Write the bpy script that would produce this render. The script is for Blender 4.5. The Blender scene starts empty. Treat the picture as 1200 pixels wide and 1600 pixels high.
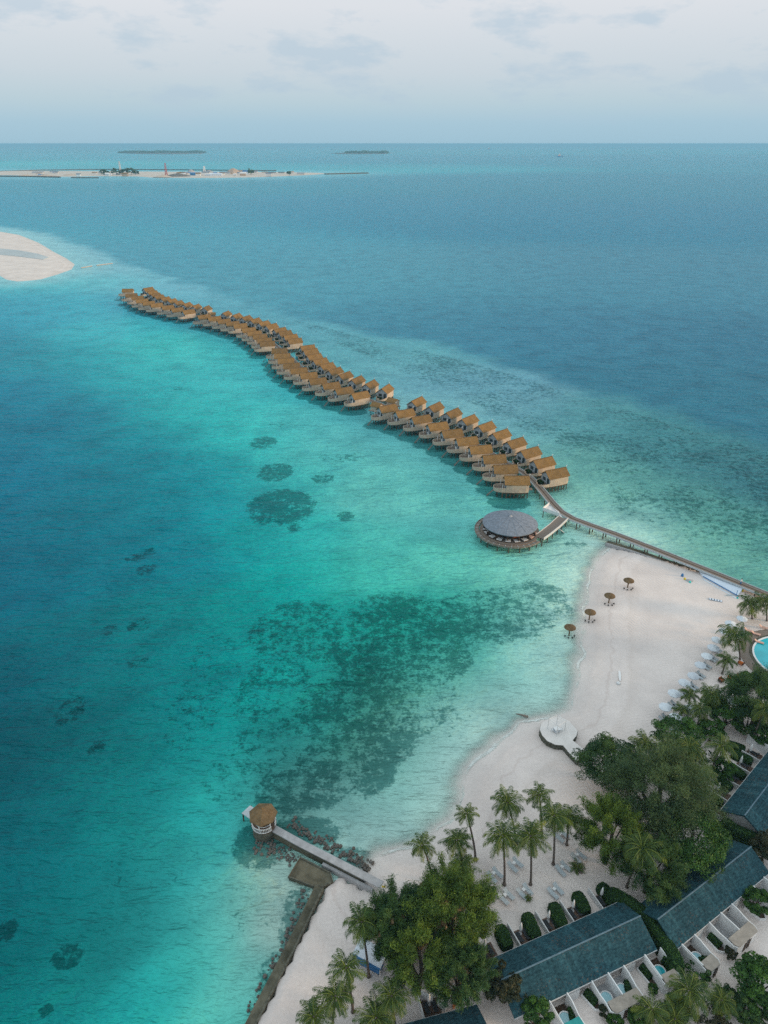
import bpy, math, random
import numpy as np
from mathutils import Vector, Matrix
R = math.radians
rnd = random.Random(7)
sc = bpy.context.scene
# ------------------------------------------------------------------ camera
CH = 100.0            # height of the camera above the sea, metres
FP = 1110.0           # focal length in photograph pixels (1200 x 1600)
PITCH = R(27.42)
cam = bpy.data.objects.new('camera', bpy.data.cameras.new('camera'))
sc.collection.objects.link(cam); sc.camera = cam
cam.location = (0, 0, CH); cam.rotation_euler = (R(90) - PITCH, 0, 0)
cam.data.sensor_fit = 'VERTICAL'; cam.data.sensor_height = 24.0
cam.data.lens = FP / 1600 * 24.0
cam.data.clip_start = 1.0; cam.data.clip_end = 400000
# ------------------------------------------------------------------ world
SUN_EL, SUN_AZ = R(12), R(-14)
w = bpy.data.worlds.new('World'); sc.world = w; w.use_nodes = True
nt = w.node_tree; nt.nodes.clear()
def N(nt, t, **k):
    n = nt.nodes.new(t)
    for a, b in k.items():
        if a == 'inp':
            for i, v in b.items(): n.inputs[i].default_value = v
        else: setattr(n, a, b)
    return n
def s2l(r, g, b):
    f = lambda c: (c/255/12.92 if c/255 <= .04045 else ((c/255+.055)/1.055)**2.4)
    return (f(r), f(g), f(b), 1.0)
def ramp(nt, stops, interp='LINEAR'):
    n = nt.nodes.new('ShaderNodeValToRGB'); e = n.color_ramp; e.interpolation = interp
    while len(e.elements) < len(stops): e.elements.new(0.5)
    for el, (p, c) in zip(e.elements, stops): el.position = p; el.color = c
    return n
tc = N(nt, 'ShaderNodeTexCoord')
sep = N(nt, 'ShaderNodeSeparateXYZ'); nt.links.new(tc.outputs['Generated'], sep.inputs[0])
sky = N(nt, 'ShaderNodeTexSky', sky_type='NISHITA', sun_disc=False, sun_elevation=SUN_EL, sun_rotation=R(90) - SUN_AZ, air_density=1.2, dust_density=2.0)
gr = ramp(nt, [(0.0, s2l(160, 195, 213)), (0.022, s2l(167, 199, 216)), (0.045, s2l(184, 206, 217)), (0.075, s2l(200, 212, 221)), (0.14, s2l(220, 224, 230)), (0.3, (.74, .83, .88, 1)), (1.0, (.92, 1.04, 1.08, 1))])
nt.links.new(sep.outputs['Z'], gr.inputs[0])
mp = N(nt, 'ShaderNodeMapping', inp={'Scale': (7.0, 7.0, 21.0), 'Location': (3.1, 1.4, 0.2)})
nt.links.new(tc.outputs['Generated'], mp.inputs[0])
cn = N(nt, 'ShaderNodeTexNoise', inp={'Scale': 1.0, 'Detail': 8.0, 'Roughness': 0.6}); nt.links.new(mp.outputs[0], cn.inputs[0])
cr = ramp(nt, [(0.52, (0, 0, 0, 1)), (0.62, (1, 1, 1, 1))]); nt.links.new(cn.outputs['Fac'], cr.inputs[0])
band = ramp(nt, [(0.015, (0, 0, 0, 1)), (0.05, (.62, .62, .62, 1)), (0.12, (.6, .6, .6, 1)), (0.22, (.3, .3, .3, 1)), (0.6, (.1, .1, .1, 1))]); nt.links.new(sep.outputs['Z'], band.inputs[0])
mm = N(nt, 'ShaderNodeMath', operation='MULTIPLY'); nt.links.new(cr.outputs[0], mm.inputs[0]); nt.links.new(band.outputs[0], mm.inputs[1])
cm = N(nt, 'ShaderNodeMix', data_type='RGBA'); nt.links.new(mm.outputs[0], cm.inputs['Factor']); nt.links.new(gr.outputs[0], cm.inputs['A'])
cm.inputs['B'].default_value = s2l(178, 200, 217)
sc10 = N(nt, 'ShaderNodeVectorMath', operation='SCALE', inp={'Scale': 10.0}); nt.links.new(cm.outputs['Result'], sc10.inputs[0])
mix = N(nt, 'ShaderNodeMix', data_type='RGBA', inp={'Factor': 0.94}); nt.links.new(sky.outputs[0], mix.inputs['A']); nt.links.new(sc10.outputs[0], mix.inputs['B'])
bg = N(nt, 'ShaderNodeBackground', inp={'Strength': 0.105}); nt.links.new(mix.outputs['Result'], bg.inputs[0])
wo = N(nt, 'ShaderNodeOutputWorld'); nt.links.new(bg.outputs[0], wo.inputs[0])
# ------------------------------------------------------------------ sun
sl = bpy.data.lights.new('sun', 'SUN'); sl.energy = 2.8; sl.angle = R(10); sl.color = (1.0, 0.66, 0.36)
so = bpy.data.objects.new('sun', sl); sc.collection.objects.link(so); so.location = (0, 0, 300)
TS = Vector((math.cos(SUN_AZ)*math.cos(SUN_EL), math.sin(SUN_AZ)*math.cos(SUN_EL), math.sin(SUN_EL)))
so.rotation_euler = TS.to_track_quat('Z', 'Y').to_euler()
sc.view_settings.view_transform = 'Standard'; sc.view_settings.look = 'None'
sc.view_settings.exposure = 0.0; sc.view_settings.gamma = 1.0
sc.render.engine = 'CYCLES'
sc.cycles.use_denoising = False
sc.cycles.max_bounces = 6; sc.cycles.diffuse_bounces = 3; sc.cycles.glossy_bounces = 2; sc.cycles.transparent_max_bounces = 8
sc.cycles.volume_bounces = 0
# ------------------------------------------------------------------ helpers
def un(px, py, z=0.0):
    "photograph pixel -> world point on the plane of height z"
    a = (px-600)/FP; v = (800-py)/FP
    dy = math.cos(PITCH) + v*math.sin(PITCH); dz = -math.sin(PITCH) + v*math.cos(PITCH)
    t = (z-CH)/dz
    return (a*t, dy*t)
def mpp(px, py):
    "metres per pixel there: across, and away"
    x, y = un(px, py)
    x2, y2 = un(px, py-1)
    return math.hypot(x-un(px+1, py)[0], 0), abs(y2-y)
GZ = 1.1
def g(px, py, z=GZ): return un(px, py, z)
def coll(o): sc.collection.objects.link(o); return o
class MB:
    def __init__(s): s.v = []; s.f = []; s.t = []
    def add(s, vs, fs, tone=.5):
        b = len(s.v); s.v += [tuple(p) for p in vs]; s.f += [tuple(i+b for i in f) for f in fs]; s.t += [tone]*len(vs)
    def box(s, x0, x1, y0, y1, z0, z1, rz=0, o=(0, 0, 0)):
        c, n = math.cos(rz), math.sin(rz)
        vs = [(x*c-y*n+o[0], x*n+y*c+o[1], z+o[2]) for z in (z0, z1) for x, y in ((x0, y0), (x1, y0), (x1, y1), (x0, y1))]
        s.add(vs, [(3, 2, 1, 0), (4, 5, 6, 7), (0, 1, 5, 4), (1, 2, 6, 5), (2, 3, 7, 6), (3, 0, 4, 7)])
    def prism(s, poly, z0, z1):
        n = len(poly)
        if sum(poly[i][0]*poly[(i+1) % n][1]-poly[(i+1) % n][0]*poly[i][1] for i in range(n)) < 0: poly = poly[::-1]
        s.add([(x, y, z0) for x, y in poly] + [(x, y, z1) for x, y in poly],
              [tuple(range(n-1, -1, -1)), tuple(range(n, 2*n))] + [(i, (i+1) % n, n+(i+1) % n, n+i) for i in range(n)])
    def tube(s, pts, r0, r1=None, n=7, tone=.5):
        r1 = r0 if r1 is None else r1; m = len(pts); pts = [Vector(p) for p in pts]; vs = []
        for i, p in enumerate(pts):
            d = (pts[min(i+1, m-1)]-pts[max(i-1, 0)]).normalized()
            a = d.cross(Vector((0, 0, 1)) if abs(d.z) < .9 else Vector((1, 0, 0))).normalized(); b = d.cross(a)
            r = r0+(r1-r0)*i/max(1, m-1)
            vs += [p+a*r*math.cos(2*math.pi*k/n)+b*r*math.sin(2*math.pi*k/n) for k in range(n)]
        fs = [(i*n+k, i*n+(k+1) % n, (i+1)*n+(k+1) % n, (i+1)*n+k) for i in range(m-1) for k in range(n)]
        s.add(vs, fs+[tuple(range(n-1, -1, -1)), tuple(range((m-1)*n, m*n))], tone)
    def lathe(s, prof, n=24, o=(0, 0), a0=0, a1=2*math.pi, cap=True):
        full = abs(a1-a0-2*math.pi) < 1e-6; k = n if full else n+1; vs = []
        for r, z in prof: vs += [(o[0]+r*math.cos(a0+(a1-a0)*i/n), o[1]+r*math.sin(a0+(a1-a0)*i/n), z) for i in range(k)]
        fs = [(j*k+i, j*k+(i+1) % k, (j+1)*k+(i+1) % k, (j+1)*k+i) for j in range(len(prof)-1) for i in range(n)]
        if cap and full: fs += [tuple(range(k-1, -1, -1)), tuple(range((len(prof)-1)*k, len(prof)*k))]
        s.add(vs, fs)
    def ring(s, r0, r1, z0, z1, n=40, o=(0, 0), a0=0, a1=2*math.pi):
        full = abs(a1-a0-2*math.pi) < 1e-6
        for i in range(n):
            p, q = a0+(a1-a0)*i/n, a0+(a1-a0)*(i+1)/n
            vs = [(o[0]+r*math.cos(t), o[1]+r*math.sin(t), z) for z in (z0, z1) for r, t in ((r0, p), (r1, p), (r1, q), (r0, q))]
            fs = [(3, 2, 1, 0), (4, 5, 6, 7), (1, 2, 6, 5), (3, 0, 4, 7)]
            if not full and i == 0: fs.append((0, 1, 5, 4))
            if not full and i == n-1: fs.append((2, 3, 7, 6))
            s.add(vs, fs)
    def wall(s, pts, th, z0, z1, closed=False):
        "thin upright wall along a plan polyline"
        n = len(pts); L = []
        for i in range(n):
            a = pts[i-1] if (i > 0 or closed) else pts[0]; b = pts[(i+1) % n] if (i < n-1 or closed) else pts[-1]
            dx, dy = b[0]-a[0], b[1]-a[1]; d = math.hypot(dx, dy) or 1
            L.append((-dy/d*th/2, dx/d*th/2))
        z0 = z0 if isinstance(z0, (list, tuple)) else [z0]*n; z1 = z1 if isinstance(z1, (list, tuple)) else [z1]*n
        vs = []
        for i, (p, q) in enumerate(zip(pts, L)):
            vs += [(p[0]+q[0], p[1]+q[1], z0[i]), (p[0]-q[0], p[1]-q[1], z0[i]), (p[0]-q[0], p[1]-q[1], z1[i]), (p[0]+q[0], p[1]+q[1], z1[i])]
        fs = []
        for i in range(n if closed else n-1):
            a, b = i*4, ((i+1) % n)*4
            fs += [(a+1, b+1, b+2, a+2), (b, a, a+3, b+3), (a+2, b+2, b+3, a+3), (a, b, b+1, a+1)]
        if not closed: fs += [(0, 1, 2, 3), ((n-1)*4+3, (n-1)*4+2, (n-1)*4+1, (n-1)*4)]
        s.add(vs, fs)
    def mesh(s, name, m, smooth=False):
        me = bpy.data.meshes.new(name); me.from_pydata(s.v, [], s.f); me.update()
        if smooth: me.polygons.foreach_set('use_smooth', [True]*len(me.polygons))
        me.materials.append(m)
        return me
    def build(s, name, m, parent=None, smooth=False, loc=(0, 0, 0), rz=0, label=None):
        o = coll(bpy.data.objects.new(name, s.mesh(name, m, smooth))); o.parent = parent; o.location = loc; o.rotation_euler = (0, 0, rz)
        if label: o['label'] = label
        return o
def fastmesh(name, V, Q, tone, m, smooth=False):
    me = bpy.data.meshes.new(name); V = np.asarray(V, np.float32); Q = np.asarray(Q, np.int32); k = Q.shape[1]
    me.vertices.add(len(V)); me.vertices.foreach_set('co', V.ravel())
    me.loops.add(Q.size); me.loops.foreach_set('vertex_index', Q.ravel())
    me.polygons.add(len(Q)); me.polygons.foreach_set('loop_start', np.arange(0, Q.size, k, dtype=np.int32))
    try: me.polygons.foreach_set('loop_total', np.full(len(Q), k, np.int32))
    except Exception: pass
    if smooth: me.polygons.foreach_set('use_smooth', np.ones(len(Q), bool))
    me.update(calc_edges=True)
    if tone is not None:
        a = me.attributes.new('tone', 'FLOAT', 'POINT'); a.data.foreach_set('value', np.asarray(tone, np.float32))
    me.materials.append(m); return me
def mobj(name, me, parent=None, loc=(0, 0, 0), rz=0, s=1):
    o = coll(bpy.data.objects.new(name, me)); o.parent = parent; o.location = loc; o.rotation_euler = (0, 0, rz); o.scale = (s, s, s); return o
def tag(o, label, cat, group=None):
    o['label'] = label; o['category'] = cat
    if group: o['group'] = group
    return o
def thing(name, label, cat, loc=(0, 0, 0), rz=0, group=None):
    o = coll(bpy.data.objects.new(name, None)); o.empty_display_size = .5
    if len(loc) == 2: loc = (loc[0], loc[1], 0)
    o.location = loc; o.rotation_euler = (0, 0, rz); return tag(o, label, cat, group)
def dup(root, loc, rz, label, s=1, group=None):
    r = coll(root.copy()); r.location = loc; r.rotation_euler = (0, 0, rz); r.scale = (s, s, s); r['label'] = label
    if group: r['group'] = group
    for ch in list(root.children):
        c = coll(ch.copy()); c.parent = r
        for gg in ch.children:
            d = coll(gg.copy()); d.parent = c
    return r
class Once:
    "first call places the prototype itself, later calls place copies"
    def __init__(s, proto): s.p = proto; s.n = 0
    def __call__(s, loc, rz, label, sca=1, group=None):
        s.n += 1
        if s.n == 1:
            s.p.location = loc; s.p.rotation_euler = (0, 0, rz); s.p.scale = (sca,)*3; s.p['label'] = label
            if group: s.p['group'] = group
            return s.p
        return dup(s.p, loc, rz, label, sca, group)
def struct(o): o['kind'] = 'structure'; return o
# ------------------------------------------------------------------ materials
def mat(name, col, rough=.8, var=.18, scale=1.5, bump=0., bscale=None, spec=.3, stretch=(1, 1, 1), col2=None):
    m = bpy.data.materials.new(name); m.use_nodes = True; t = m.node_tree; b = t.nodes['Principled BSDF']
    b.inputs['Roughness'].default_value = rough; b.inputs['Specular IOR Level'].default_value = spec
    tc = N(t, 'ShaderNodeTexCoord'); mp = N(t, 'ShaderNodeMapping', inp={'Scale': stretch}); t.links.new(tc.outputs['Object'], mp.inputs[0])
    n = N(t, 'ShaderNodeTexNoise', inp={'Scale': scale, 'Detail': 5.0, 'Roughness': .6}); t.links.new(mp.outputs[0], n.inputs[0])
    c2 = col2 or tuple(c*(1+var) for c in col)
    rp = ramp(t, [(.3, tuple(c*(1-var) for c in col)+(1,)), (.7, tuple(c2)+(1,))]); t.links.new(n.outputs['Fac'], rp.inputs[0])
    t.links.new(rp.outputs[0], b.inputs['Base Color'])
    if bump:
        n2 = N(t, 'ShaderNodeTexNoise', inp={'Scale': bscale or scale*4, 'Detail': 4.0}); t.links.new(mp.outputs[0], n2.inputs[0])
        bp = N(t, 'ShaderNodeBump', inp={'Strength': bump, 'Distance': .1}); t.links.new(n2.outputs['Fac'], bp.inputs['Height']); t.links.new(bp.outputs[0], b.inputs['Normal'])
    return m
def leafmat(name, dark, light, trans=.25):
    m = bpy.data.materials.new(name); m.use_nodes = True; t = m.node_tree; b = t.nodes['Principled BSDF']
    b.inputs['Roughness'].default_value = .55; b.inputs['Specular IOR Level'].default_value = .25
    a = N(t, 'ShaderNodeAttribute', attribute_name='tone')
    rp = ramp(t, [(0, dark+(1,)), (1, light+(1,))]); t.links.new(a.outputs['Fac'], rp.inputs[0]); t.links.new(rp.outputs[0], b.inputs['Base Color'])
    tr = N(t, 'ShaderNodeBsdfTranslucent'); t.links.new(rp.outputs[0], tr.inputs[0])
    mx = N(t, 'ShaderNodeMixShader', inp={0: trans}); t.links.new(b.outputs[0], mx.inputs[1]); t.links.new(tr.outputs[0], mx.inputs[2])
    t.links.new(mx.outputs[0], t.nodes['Material Output'].inputs[0]); return m
M = dict(
    thatch=mat('thatch', (.225, .142, .062), .95, .35, 1.4, .6, 8, .05, (1, 6, 6)),
    thatch_grey=mat('thatch_grey', (.165, .115, .065), .95, .3, 1.5, .6, 8, .05),
    cream=mat('cream_boards', (.52, .425, .335), .8, .1, .8, .3, 5, .2, (9, 9, .6)),
    greyboards=mat('grey_boards', (.33, .385, .42), .8, .12, .8, .3, 5, .2, (9, 9, .6)),
    clay=mat('clay', (.42, .31, .23), .9, .2, .05),
    white=mat('white_paint', (.72, .73, .74), .5, .06, 1.5),
    offwhite=mat('weathered_white', (.58, .59, .60), .7, .12, 1.2),
    timber=mat('weathered_timber', (.20, .165, .14), .85, .25, 1.2, .4, 6, .2, (1, 5, 1)),
    pile=mat('pile_timber', (.10, .075, .055), .9, .3, 2.),
    darkwood=mat('dark_wood', (.07, .045, .03), .7, .25, 2.),
    glass=mat('dark_glass', (.035, .055, .065), .15, .2, 2., spec=.6),
    shingle=mat('grey_shingle', (.19, .22, .265), .8, .28, 1.6, .5, 12, .2),
    slate=mat('blue_shingle', (.014, .062, .090), .75, .5, 2.2, .8, 9, .12, (1, 1.6, 1.6), (.038, .112, .138)),
    ridge=mat('ridge_tile', (.10, .17, .22), .7, .3, 4.),
    concrete=mat('concrete', (.36, .36, .37), .9, .2, .9, .3, 6),
    mossy=mat('mossy_concrete', (.085, .085, .060), .95, .5, .5, .5, 4, .15, col2=(.16, .15, .11)),
    stone=mat('drum_stone', (.10, .10, .08), .95, .5, 2.5, .8, 5, .1),
    rock=mat('reef_rock', (.10, .095, .085), .95, .45, 1.5, .8, 5, .15, col2=(.24, .22, .20)),
    brown=mat('brown_decking', (.13, .085, .065), .8, .25, 1.5, .3, 6, .2, (1, 6, 1)),
    tile=mat('tan_tile', (.33, .29, .25), .8, .2, 1.5),
    teal=mat('teal_tarp', (.02, .26, .26), .5, .15, 1.5),
    tubwater=mat('tub_water', (.30, .55, .62), .08, .1, 1.2, spec=.5),
    pool=mat('pool_water', (.03, .42, .50), .06, .12, .4, .2, 1.2, .5),
    tarp=mat('pale_tarp', (.62, .70, .80), .5, .06, .5, .3, 1.5),
    blue=mat('blue_plastic', (.03, .16, .38), .45, .1, 2.),
    yellow=mat('yellow_plastic', (.65, .50, .03), .45, .1, 2.),
    turq=mat('turquoise_plastic', (.03, .50, .50), .45, .1, 2.),
    orange=mat('orange_cushion', (.60, .16, .03), .7, .15, 2.),
    rust=mat('rust_cushion', (.28, .075, .03), .8, .2, 2.),
    peach=mat('peach_cushion', (.62, .40, .33), .8, .1, 2.),
    canvas=mat('white_canvas', (.62, .68, .74), .7, .08, 1.2),
    greywhite=mat('greyed_wood', (.42, .47, .50), .7, .12, 2.),
    dark=mat('dark_fabric', (.03, .035, .04), .8, .2, 3.),
    red=mat('red_paint', (.40, .07, .05), .6, .15, 2.),
    trunk=mat('palm_bark', (.14, .115, .10), .95, .3, 2.5, .5, 8, .1, (1, 1, 3)),
    bark=mat('tree_bark', (.10, .08, .065), .95, .3, 2.5, .5, 8, .1),
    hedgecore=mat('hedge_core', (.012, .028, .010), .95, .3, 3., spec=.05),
    skin=mat('skin', (.30, .17, .11), .6, .05, 3.),
    palm=leafmat('palm_leaf', (.020, .072, .030), (.185, .230, .034)),
    needle=leafmat('needle_leaf', (.024, .072, .020), (.165, .240, .032)),
    needledark=leafmat('needle_dark', (.022, .070, .028), (.095, .165, .040)),
    needlegrey=leafmat('needle_grey', (.034, .078, .036), (.125, .180, .062)),
    broad=leafmat('broad_leaf', (.018, .060, .018), (.090, .200, .036)),
    rusty=leafmat('rusty_leaf', (.024, .044, .022), (.090, .085, .042)),
    hedge=leafmat('hedge_leaf', (.022, .070, .016), (.075, .165, .028)),
    farleaf=mat('far_foliage', (.03, .06, .04), .9, .3, .05, spec=.1),
)
def leaf_litter(m):
    t = m.node_tree; b = t.nodes['Principled BSDF']; src = b.inputs['Base Color'].links[0].from_socket
    tc = N(t, 'ShaderNodeTexCoord'); v = N(t, 'ShaderNodeTexNoise', inp={'Scale': 5.5, 'Detail': 2.0, 'Roughness': .5}); t.links.new(tc.outputs['Object'], v.inputs[0])
    big = N(t, 'ShaderNodeTexNoise', inp={'Scale': .35, 'Detail': 4.0}); t.links.new(tc.outputs['Object'], big.inputs[0])
    r = ramp(t, [(.60, (0, 0, 0, 1)), (.66, (1, 1, 1, 1))]); t.links.new(v.outputs['Fac'], r.inputs[0])
    r2 = ramp(t, [(.42, (0, 0, 0, 1)), (.62, (.75, .75, .75, 1))]); t.links.new(big.outputs['Fac'], r2.inputs[0])
    mu = N(t, 'ShaderNodeMath', operation='MULTIPLY'); t.links.new(r.outputs[0], mu.inputs[0]); t.links.new(r2.outputs[0], mu.inputs[1])
    st = N(t, 'ShaderNodeMapping', inp={'Scale': (1.4, .12, .12)}); t.links.new(tc.outputs['Object'], st.inputs[0])
    sn = N(t, 'ShaderNodeTexNoise', inp={'Scale': 1.0, 'Detail': 4.0, 'Roughness': .6}); t.links.new(st.outputs[0], sn.inputs[0])
    r3 = ramp(t, [(.35, (.75, .75, .75, 1)), (.55, (1, 1, 1, 1)), (.72, (1.5, 1.4, 1.35, 1))]); t.links.new(sn.outputs['Fac'], r3.inputs[0])
    ms = N(t, 'ShaderNodeMix', data_type='RGBA', blend_type='MULTIPLY', inp={'Factor': 1.0}); t.links.new(src, ms.inputs['A']); t.links.new(r3.outputs[0], ms.inputs['B'])
    mx = N(t, 'ShaderNodeMix', data_type='RGBA'); t.links.new(mu.outputs[0], mx.inputs['Factor']); t.links.new(ms.outputs['Result'], mx.inputs['A']); mx.inputs['B'].default_value = (.15, .10, .07, 1)
    t.links.new(mx.outputs['Result'], b.inputs['Base Color'])
leaf_litter(M['slate'])
def weather_each(m, lo, hi):
    "each copy weathers a little differently"
    t = m.node_tree; b = t.nodes['Principled BSDF']; src = b.inputs['Base Color'].links[0].from_socket
    oi = N(t, 'ShaderNodeObjectInfo'); r = ramp(t, [(0, lo+(1,)), (1, hi+(1,))]); t.links.new(oi.outputs['Random'], r.inputs[0])
    tc = N(t, 'ShaderNodeTexCoord'); n = N(t, 'ShaderNodeTexNoise', inp={'Scale': .45, 'Detail': 5.0, 'Roughness': .6}); t.links.new(tc.outputs['Object'], n.inputs[0])
    r2 = ramp(t, [(.35, (.80, .82, .86, 1)), (.6, (1.05, 1.03, 1.0, 1))]); t.links.new(n.outputs['Fac'], r2.inputs[0])
    a = N(t, 'ShaderNodeMix', data_type='RGBA', blend_type='MULTIPLY', inp={'Factor': 1.0}); t.links.new(src, a.inputs['A']); t.links.new(r.outputs[0], a.inputs['B'])
    c = N(t, 'ShaderNodeMix', data_type='RGBA', blend_type='MULTIPLY', inp={'Factor': 1.0}); t.links.new(a.outputs['Result'], c.inputs['A']); t.links.new(r2.outputs[0], c.inputs['B'])
    t.links.new(c.outputs['Result'], b.inputs['Base Color'])
weather_each(M['thatch'], (.84, .86, .92), (1.14, 1.10, 1.04)); weather_each(M['cream'], (.90, .91, .93), (1.06, 1.05, 1.04))
for k_ in ('thatch_grey', 'canvas'): weather_each(M[k_], (.88, .88, .89), (1.06, 1.05, 1.04))
# ------------------------------------------------------------------ the lie of the land
# villa ridges in the photograph (left end, right end), beach end first
VR = {'AF': [(788.7,743.7,827.3,743.3),(770.9,726.7,808.7,725.7),(754,711.3,790.4,709.7),(734,696.7,767.3,695),(713,684.4,745.3,681.7),(690.4,673.3,721.3,669.3),(668.7,662.4,698,658.3),(644,652.3,670.7,647),(618.5,642.5,645,638),(592.5,635.3,618,630.8)],
'AB': [(852,735.3,885.3,730),(833.3,719.6,863.3,712.4),(814,704.7,840.7,696.7),(792.7,690,817.3,682.3),(770.7,677.3,792,669.3),(747.3,665,768.7,657.7),(721.3,654.7,742,647),(696,644.4,717,637),(670.4,635.3,687.3,627.3),(644,626.5,658.5,619)],
'BF': [(549,614.5,574.5,610.8),(524,607.5,549,604),(504,599.8,529,596),(483.5,592.5,508.5,589.2),(469.5,583.5,494,580.5),(454.5,575.5,479,574),(442.5,567.8,468,566.8),(434.5,560,459.5,559.2),(429,552.2,453,552),(425,544.5,449,544.5)],
'BB': [(595.5,606.5,609,600),(572.5,599.5,584,593),(549,593,565,586.5),(530,586,546,579.5),(514,578.5,531,573),(501,570.5,519.5,565.8),(490,563,509,558.2),(480,555.5,501,551.5),(473.5,547,496,544),(469,540.5,491.5,538.5)],
'CF': [(406,534,429,532.5),(402,529,424,527.5),(394.5,523,417,521.5),(386,518,408,516.5),(377.5,513,399,511.2),(364.5,507,385,504.5),(352.5,503.5,373,501.5),(339,499.5,359.5,498),(326,495.5,343,494),(310,493,327,491)],
'CB': [(450,530,470.5,528),(443.5,524,463.5,521.8),(436,518.5,453.5,515.8),(428.5,514,445,511.2),(417,508.5,430,504.5),(405,504,418,500.5),(391,500,405,496),(377.5,496,390.5,492.2),(362,492.5,375.5,489),(348,489.5,357,485)],
'DF': [(285.5,485,302.5,483),(268,482,284.5,480.2),(253,478,270,476.8),(236.7,474.6,251.7,473),(225.4,471.7,238.3,470),(215.8,468,227.5,466.7),(207.5,463.3,221.7,462),(196.3,459,214,458.2),(190.8,451.3,208.3,451.3)],
'DB': [(318,480,326,477.5),(302,478,309.5,474.7),(287.5,475,295.5,472),(274,472,282,469.2),(263,469,273,466.2),(252,466,263,463.2),(241,463,254.6,460),(235,459.5,250,457.5),(230,455.8,245,453.7),(224,450.8,238.3,448)]}
def seg_dist(P, poly, closed=True):
    P = np.asarray(P, float); d = np.full(len(P), 1e18); n = len(poly)
    for i in range(n if closed else n-1):
        a = np.array(poly[i]); b = np.array(poly[(i+1) % n]); ab = b-a
        t = np.clip(((P-a) @ ab)/max(1e-9, ab @ ab), 0, 1)
        d = np.minimum(d, ((P-a-t[:, None]*ab)**2).sum(1))
    return np.sqrt(d)
def inside(P, poly):
    x, y = np.asarray(P, float).T; r = np.zeros(len(x), bool); n = len(poly)
    for i in range(n):
        (x1, y1), (x2, y2) = poly[i], poly[(i+1) % n]
        if y1 == y2: continue
        c = ((y1 > y) != (y2 > y)) & (x < (x2-x1)*(y-y1)/(y2-y1)+x1); r ^= c
    return r
def sstep(a, b, x):
    t = np.clip((x-a)/(b-a), 0, 1); return t*t*(3-2*t)
def vnoise(P, s, seed=0):
    "cheap smooth value noise on plan points"
    P = np.asarray(P, float)/s+seed*17.3; i = np.floor(P).astype(int); f = P-i; f = f*f*(3-2*f)
    h = lambda a, b: np.modf(np.abs(np.sin(a*127.1+b*311.7+seed*74.7)*43758.5453))[0]
    a, b = i[:, 0], i[:, 1]
    return (h(a, b)*(1-f[:, 0])+h(a+1, b)*f[:, 0])*(1-f[:, 1])+(h(a, b+1)*(1-f[:, 0])+h(a+1, b+1)*f[:, 0])*f[:, 1]
BEACH = [un(*p) for p in [(575, 1392), (582, 1362), (600, 1346), (632, 1336), (664, 1322), (692, 1302), (712, 1279), (726, 1242), (743, 1204), (765, 1179), (793, 1154), (820, 1137), (850, 1126), (870, 1119), (893, 1110), (904, 1088), (912, 1050), (918, 1010), (916, 970), (922, 930), (931, 893), (938, 872), (958, 856)]]
QUAY = [un(*p) for p in [(1000, 868), (1050, 884), (1100, 899), (1140, 914), (1190, 936), (1240, 956), (1400, 1020)]]
SEAWALL = [un(p[0]+6, p[1], 1.0) for p in [(345, 1700), (392, 1600), (455, 1480), (503, 1384)]]
ISLAND = BEACH+QUAY+[(230, 140), (230, -30), (-20, -30)]+SEAWALL+[un(530, 1371)]
BANK = [un(*p) for p in [(-300, 340), (-100, 356), (0, 362), (30, 367), (60, 379), (85, 394), (104, 404), (117, 413), (112, 421), (90, 429), (62, 437), (28, 440), (10, 437), (0, 431), (-60, 424), (-300, 424)]]
FARLAND = [un(*p) for p in [(-60, 269), (10, 266.5), (60, 267), (160, 267.5), (260, 268.2), (330, 268.4), (400, 268.6), (450, 269), (500, 270.2), (512, 271.6), (480, 273.6), (440, 275.4), (400, 277), (330, 278), (240, 277.6), (215, 275.6), (150, 275.2), (110, 276), (60, 276.2), (25, 274), (-60, 273)]]
def terrain(name, poly, openline, cell, slope, zmax, m, x0, x1, y0, y1, deep=-1.2):
    xs = np.arange(x0, x1+cell, cell); ys = np.arange(y0, y1+cell, cell); X, Y = np.meshgrid(xs, ys); P = np.c_[X.ravel(), Y.ravel()]
    ins = inside(P, poly); d = seg_dist(P, openline, openline is poly)
    z = np.where(ins, np.minimum(zmax*(1-np.exp(-d*slope/zmax)), zmax), -d*slope)
    z += np.where(ins, (vnoise(P, cell*6, 1)-.5)*.12*np.clip(d/6, 0, 1)*min(1, zmax), 0)
    near_open = d < seg_dist(P, poly)+.5
    z = np.where(~ins & ~near_open, deep, z); z = np.maximum(z, deep)
    nx, ny = len(xs), len(ys); I = np.arange(nx*ny).reshape(ny, nx)
    Q = np.c_[I[:-1, :-1].ravel(), I[:-1, 1:].ravel(), I[1:, 1:].ravel(), I[1:, :-1].ravel()]
    keep = (z[Q] > deep+1e-4).any(1); Q = Q[keep]
    u, inv = np.unique(Q, return_inverse=True); Q = inv.reshape(-1, 4)
    me = fastmesh(name, np.c_[P, z][u], Q, np.where(ins, d, -d)[u], m, True)
    return struct(mobj(name, me))
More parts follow.
